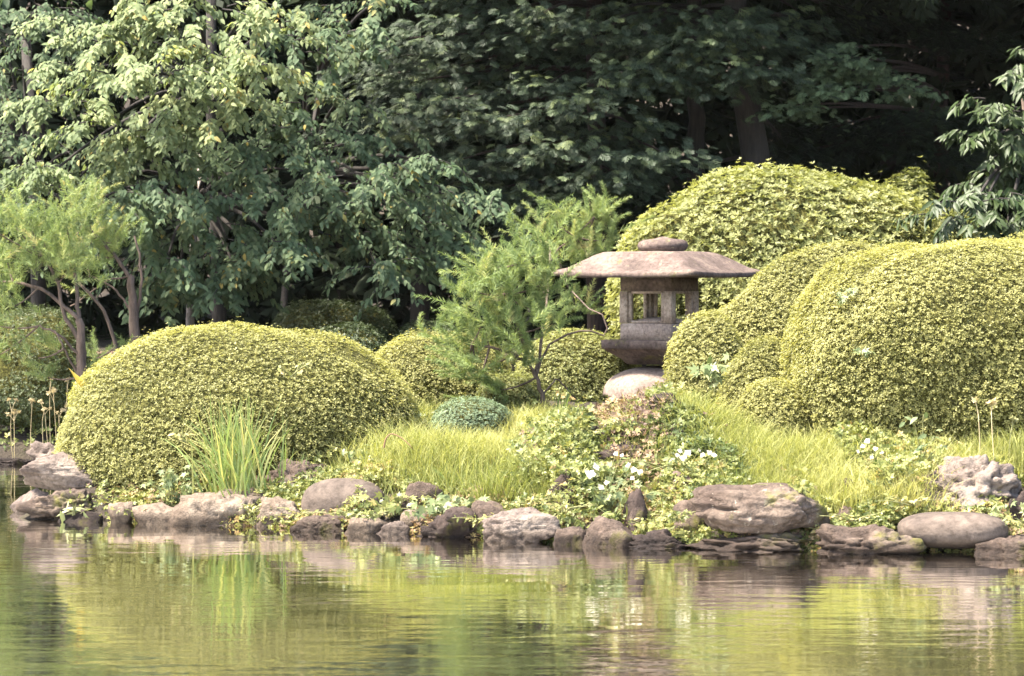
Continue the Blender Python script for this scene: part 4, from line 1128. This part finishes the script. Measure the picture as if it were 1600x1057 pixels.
leafy_plant('serrated_creeper', 'leafy creeper hanging right of the smooth rounded boulder', 608, 770, dS(600) + .28, 90, .05, (.16, .12), .15, STAR, M['weed'], 94, tint0=.6, stems=9)
leafy_plant('small_leaf_plant', 'small round-leaved plant at the waterline under the rounded boulder', 500, 815, dS(500) + .12, 36, .04, (.1, .07), .1, LEAF6, M['weed_pale'], 95, tint0=.6, stems=6)
leafy_plant('leafy_weed', 'tall leafy weed in the grass above the rounded boulder', 560, 745, dS(560) + .9, 50, .05, (.1, .07), .22, LEAF6, M['weed_pale'], 96, tint0=.5, stems=6)
leafy_plant('ivy', 'dark ivy climbing the right end of the big left mound\'s foot, left of the iris', 275, 745, dS(275) + .3, 90, .045, (.16, .05), .3, STAR, M['weed_pale'], 97, tint0=.35, stems=9)
leafy_plant('fern', 'pale fern on the small dark rock at the island\'s left end', 118, 805, dS(118) + .02, 16, .11, (.05, .05), .08, GLOSSY, M['weed_pale'], 98, tint0=.8, stems=6, free=True)
leafy_plant('maple_seedling', 'maple seedling with star leaves in front of the round azalea mound by the lantern', 1112, 610, 16.4, 34, .075, (.06, .05), .3, STAR, M['weed_pale'], 99, tint0=.45, stems=5, free=True)
leafy_plant('ivy', 'ivy hanging beside the big pitted rock at the right edge', 1560, 800, dS(1560) + .42, 110, .05, (.22, .1), .16, STAR, M['weed_pale'], 100, tint0=.5, stems=11)
leafy_plant('broad_leaf_weed', 'weed with broad pointed leaves against the huge right mound', 1440, 715, 14.95, 22, .07, (.1, .04), .45, LEAF6, M['weed_pale'], 101, tint0=.3, stems=5)
leafy_plant('flowering_weed', 'pale-flowered weed clump left of the broad-leaved weed', 1362, 740, dS(1362) + .95, 60, .04, (.1, .06), .2, LEAF6, M['weed'], 102, tint0=.75, stems=7, flowers=[(1355, 690, 11), (1348, 698, 9), (1368, 702, 10), (1378, 708, 8), (1362, 715, 8), (1340, 706, 8)])
leafy_plant('yellow_weed', 'yellow-green weed hanging off the right end of the lichened boulder', 1290, 815, dS(1290) + .25, 44, .035, (.06, .08), .1, LEAF6, M['weed'], 103, tint0=.8, stems=6)
leafy_plant('yellow_weed', 'yellow-green weed between the triangular rock and the lichened boulder', 1015, 845, dS(1015) + .25, 60, .04, (.1, .1), .12, LEAF6, M['weed'], 104, tint0=.75, stems=7)
leafy_plant('hanging_fern', 'ferny green plant in the rocks under the white rose', 965, 800, dS(965) + .3, 60, .075, (.1, .06), .14, GLOSSY, M['weed'], 105, tint0=.35, stems=8)
leafy_plant('leafy_weed', 'yellow leafy shoots growing up in front of the lantern\'s round base', 975, 635, 17.2, 40, .04, (.12, .05), .15, LEAF6, M['weed'], 106, tint0=.9, stems=8)
leafy_plant('azalea_sucker', 'yellowish leafy shoots at the foot of the big left mound beside the low tan rock', 262, 795, dS(260) + .3, 60, .035, (.12, .05), .1, LEAF6, M['weed'], 107, tint0=.75, stems=7)


for k, (hx, hy, dd_, n_, tt, lab) in enumerate([(1318, 475, 15.85, 12, .3, 'few pale ivy leaves poking through the upper left face of the huge right mound'), (1345, 560, 15.5, 14, .3, 'ivy leaves on the middle of the huge right mound\'s left face'), (286, 690, 15.85, 14, .95, 'yellow leaves growing through the big left mound left of the iris'), (452, 590, 15.95, 12, .7, 'thin pale sprig growing out of the big left mound\'s face above the iris')]):
    leafy_plant('mound_sprig', lab, hx, hy, dd_, n_, .048, (.09, .05), .12, STAR if k < 2 else LEAF6, M['weed_pale'] if k < 2 else M['weed'], 180 + k, tint0=tt, stems=4, free=True)
GK = 'creeping weeds in the rock gaps'
for k, (hx, hy, tt, lab) in enumerate([(215, 806, .05, 'creeping weed between the small upright tan rock and the low tan rock'), (400, 800, .12, 'creeping weed at the joint of the long tan slab and its right neighbour'), (470, 808, .1, 'creeping weed left of the smooth rounded boulder'),
        (575, 812, .06, 'creeping weed behind the low pale wedge of rock'), (745, 815, .08, 'creeping weed left of the pale faced slab in the middle'), (880, 800, .12, 'creeping weed right of the pale faced slab, above the flat brown rock'), (1060, 812, .12, 'creeping weed at the left end of the lichened boulder'),
        (1335, 815, .1, 'creeping weed on top of the low reddish rock'), (1415, 790, .3, 'creeping weed above the left end of the oval stone'), (1245, 770, .32, 'creeping weed over the right shoulder of the lichened boulder'), (1590, 822, .1, 'creeping weed right of the oval stone at the frame edge'), (828, 790, .3, 'creeping weed on the bank behind the pale faced slab')]):
    leafy_plant('creeping_weed', lab, hx, hy, dS(hx) + tt, 46, .032, (.12, .07), .06, STAR if k % 3 == 0 else LEAF6, M['weed'], 160 + k, group=GK, tint0=[.55, .7, .85][k % 3], stems=9, free=True)
GH = 'leafy weeds over the hillock rocks'
for k, (hx, hy, lab) in enumerate([(905, 725, 'pale leafy weed creeping over the hillock\'s left foot'), (958, 690, 'pale leafy weed draped over the dark rocks in the middle of the hillock'), (1040, 675, 'leafy weed on the hillock\'s right shoulder'), (985, 655, 'yellowish leafy weed on top of the hillock')]):
    leafy_plant('hillock_weed', lab, hx, hy, dS(hx) + [.55, .75, .9, 1.2][k], 75, .045, (.16, .09), .17, STAR if k % 2 else LEAF6, M['weed'], 120 + k, group=GH, tint0=[.35, .4, .4, .6][k], stems=11)


def stalk_plant(label, px, py, d, stalks, seed, name='seed_head_plant', group=None, mat='straw', head=.03):
    r = np.random.default_rng(seed)
    c = P(px, py, d); c[2] = gz(c[0], c[1])
    root = thing(name, label, 'plant', c, group)
    for (tx, ty, forks) in stalks:
        e = P(tx, ty, d); b0 = c + np.array([(e[0] - c[0]) * .75 + r.normal() * .02, r.normal() * .03, 0]); b0[2] = gz(b0[0], b0[1]) - .02
        st = Soup(); mid = (b0 + e) / 2 + np.array([r.normal() * .02, 0, 0]); st.tube(bez(b0, mid, e, 7), np.linspace(.0042, .0028, 7), 5, .6)
        tips = []
        for k in range(forks):
            f_ = e + np.array([(k - (forks - 1) / 2) * .03 + r.normal() * .012, r.normal() * .02, .03 + r.uniform(0, .07)]); st.tube([e - np.array([0, 0, .02]), (e + f_) / 2, f_], .003, 4, .6); tips.append(f_)
        st.build('stalk', M[mat], root)
        for f_ in tips:
            hd = Soup(); n_ = 7; ax = norm(np.array([0, -.2, 1]) + r.normal(size=(n_, 3)) * .5)
            hd.scatter(*ROS5, f_ + r.normal(size=(n_, 3)) * head * .22, frames(np.cross(ax, rdir(n_)), ax), head * r.uniform(.5, .9, n_), r.uniform(.5, 1, n_)); hd.build('seed_head', M[mat], root)
    return root


GS = 'dry seed-head stalks on the far bank'
stalk_plant('pair of pale seed stalks leaning left at the far left edge', 30, 720, 20.0 + .9, [(22, 655, 4), (18, 640, 2)], 111, group=GS)
stalk_plant('single straight pale seed stalk left of the crowded stalks', 52, 715, 20.9, [(50, 636, 2)], 112, group=GS)
stalk_plant('crowd of pale seed stalks against the left flank of the big mound', 82, 715, 20.9, [(70, 645, 2), (84, 625, 4), (78, 606, 2), (92, 650, 2), (66, 655, 1)], 113, group=GS)
stalk_plant('bare forked stalk highest of the seed stalks, beside the yellow leaf', 104, 715, 20.9, [(105, 610, 2), (103, 640, 1)], 114, group=GS)
stalk_plant('tall straw-coloured flower stalk, taller of the two at the huge mound\'s foot', 1556, 716, 15.0, [(1549, 640, 2)], 115, 'flower_stalk', None, head=.034)
stalk_plant('shorter leaning flower stalk left of the taller one at the huge mound\'s foot', 1548, 716, 15.0, [(1528, 642, 1)], 116, 'flower_stalk', None, head=.034)
stalk_plant('thin green flower stalk nearest the right edge at the huge mound\'s foot', 1580, 716, 15.0, [(1581, 668, 2)], 117, 'flower_stalk', None, 'stem', head=.03)

# yellow leaf at the mound's left flank
c = P(133, 640, 17.0); c[2] = gz(c[0], c[1])
root = thing('yellow_leaf_plant', 'single large yellow curled leaf standing at the big mound\'s left flank', 'plant', c)
a0, a1, a2 = P(134, 612, 16.9), P(122, 594, 16.85), P(107, 575, 16.85)
pts = bez(a0, a1, a2, 10); w_ = np.array([.022, .034, .038, .038, .034, .028, .02, .012, .006, .001])[:, None]
V = np.concatenate([pts - np.array([.75, .2, -.5]) * w_, pts + np.array([0, .035, 0]) * (w_ / .04), pts + np.array([.75, .1, .4]) * w_]); F = []
for i in range(9):
    for (u_, v_) in ((0, 1), (1, 2)): F += [[u_ * 10 + i, v_ * 10 + i, v_ * 10 + i + 1], [u_ * 10 + i, v_ * 10 + i + 1, u_ * 10 + i + 1]]
s_ = Soup(); s_.add(V, F, .7); s_.build('leaf', M['yellow_leaf'], root, smooth=True)
s_ = Soup(); s_.tube(bez(c, (c + a0) / 2 + np.array([.05, 0, 0]), a0, 6), .006, 5); s_.build('stem', M['stem'], root)
# dry bent twig in the grass
s_ = Soup(); a, b2, c2, d2 = P(600, 700, 15.7), P(601, 681, 15.7), P(612, 678, 15.7), P(645, 702, 15.65)
s_.tube(np.concatenate([bez(a, b2, c2, 6), bez(c2, P(630, 682, 15.7), d2, 6)[1:]]), np.linspace(.007, .003, 11), 5, .2)
o = s_.build('dry_twig', M['dry']); setp(o, 'dry bent twig sticking out of the bright grass', 'twig')
# low rail under the left trees
root_c = P(170, 565, 23.4); root_c[2] = gz(root_c[0], root_c[1])
root = thing('wooden_rail', 'low reddish wooden rail in the shade behind the left trunks', 'fence', root_c)
zr = P(170, 556, 23.4)[2]
s_ = Soup(); s_.tube([root_c * [1, 1, 0] + [-.6, 0, zr], root_c * [1, 1, 0] + [0, 0, zr + .01], root_c * [1, 1, 0] + [.7, .05, zr]], .035, 8); s_.build('rail', M['wood_rail'], root, smooth=True)
for k in (-.5, .55):
    s_ = Soup(); pp = root_c + [k, .03, -.1]; s_.tube([pp, pp * [1, 1, 0] + [0, 0, zr + .03]], .04, 8); s_.build('post', M['wood_rail'], root, smooth=True)

# faint volume added to lift the blacks and soften contrast
m, nt, out = new_mat('veil_haze')
pv = nt.nodes.new('ShaderNodeVolumePrincipled'); pv.inputs['Density'].default_value = .00009
pv.inputs['Color'].default_value = (.95, .93, .9, 1)
nt.links.new(pv.outputs[0], out.inputs['Volume'])
s_ = Soup(); box_soup(s_, (0, 25, 12.5), (74, 90, 14.5), 0); s_.build('added_haze', m, kind='stuff')

print('triangles', sum(len(o.data.polygons) for o in sc.objects if o.type == 'MESH'), 'objects', len(sc.objects))
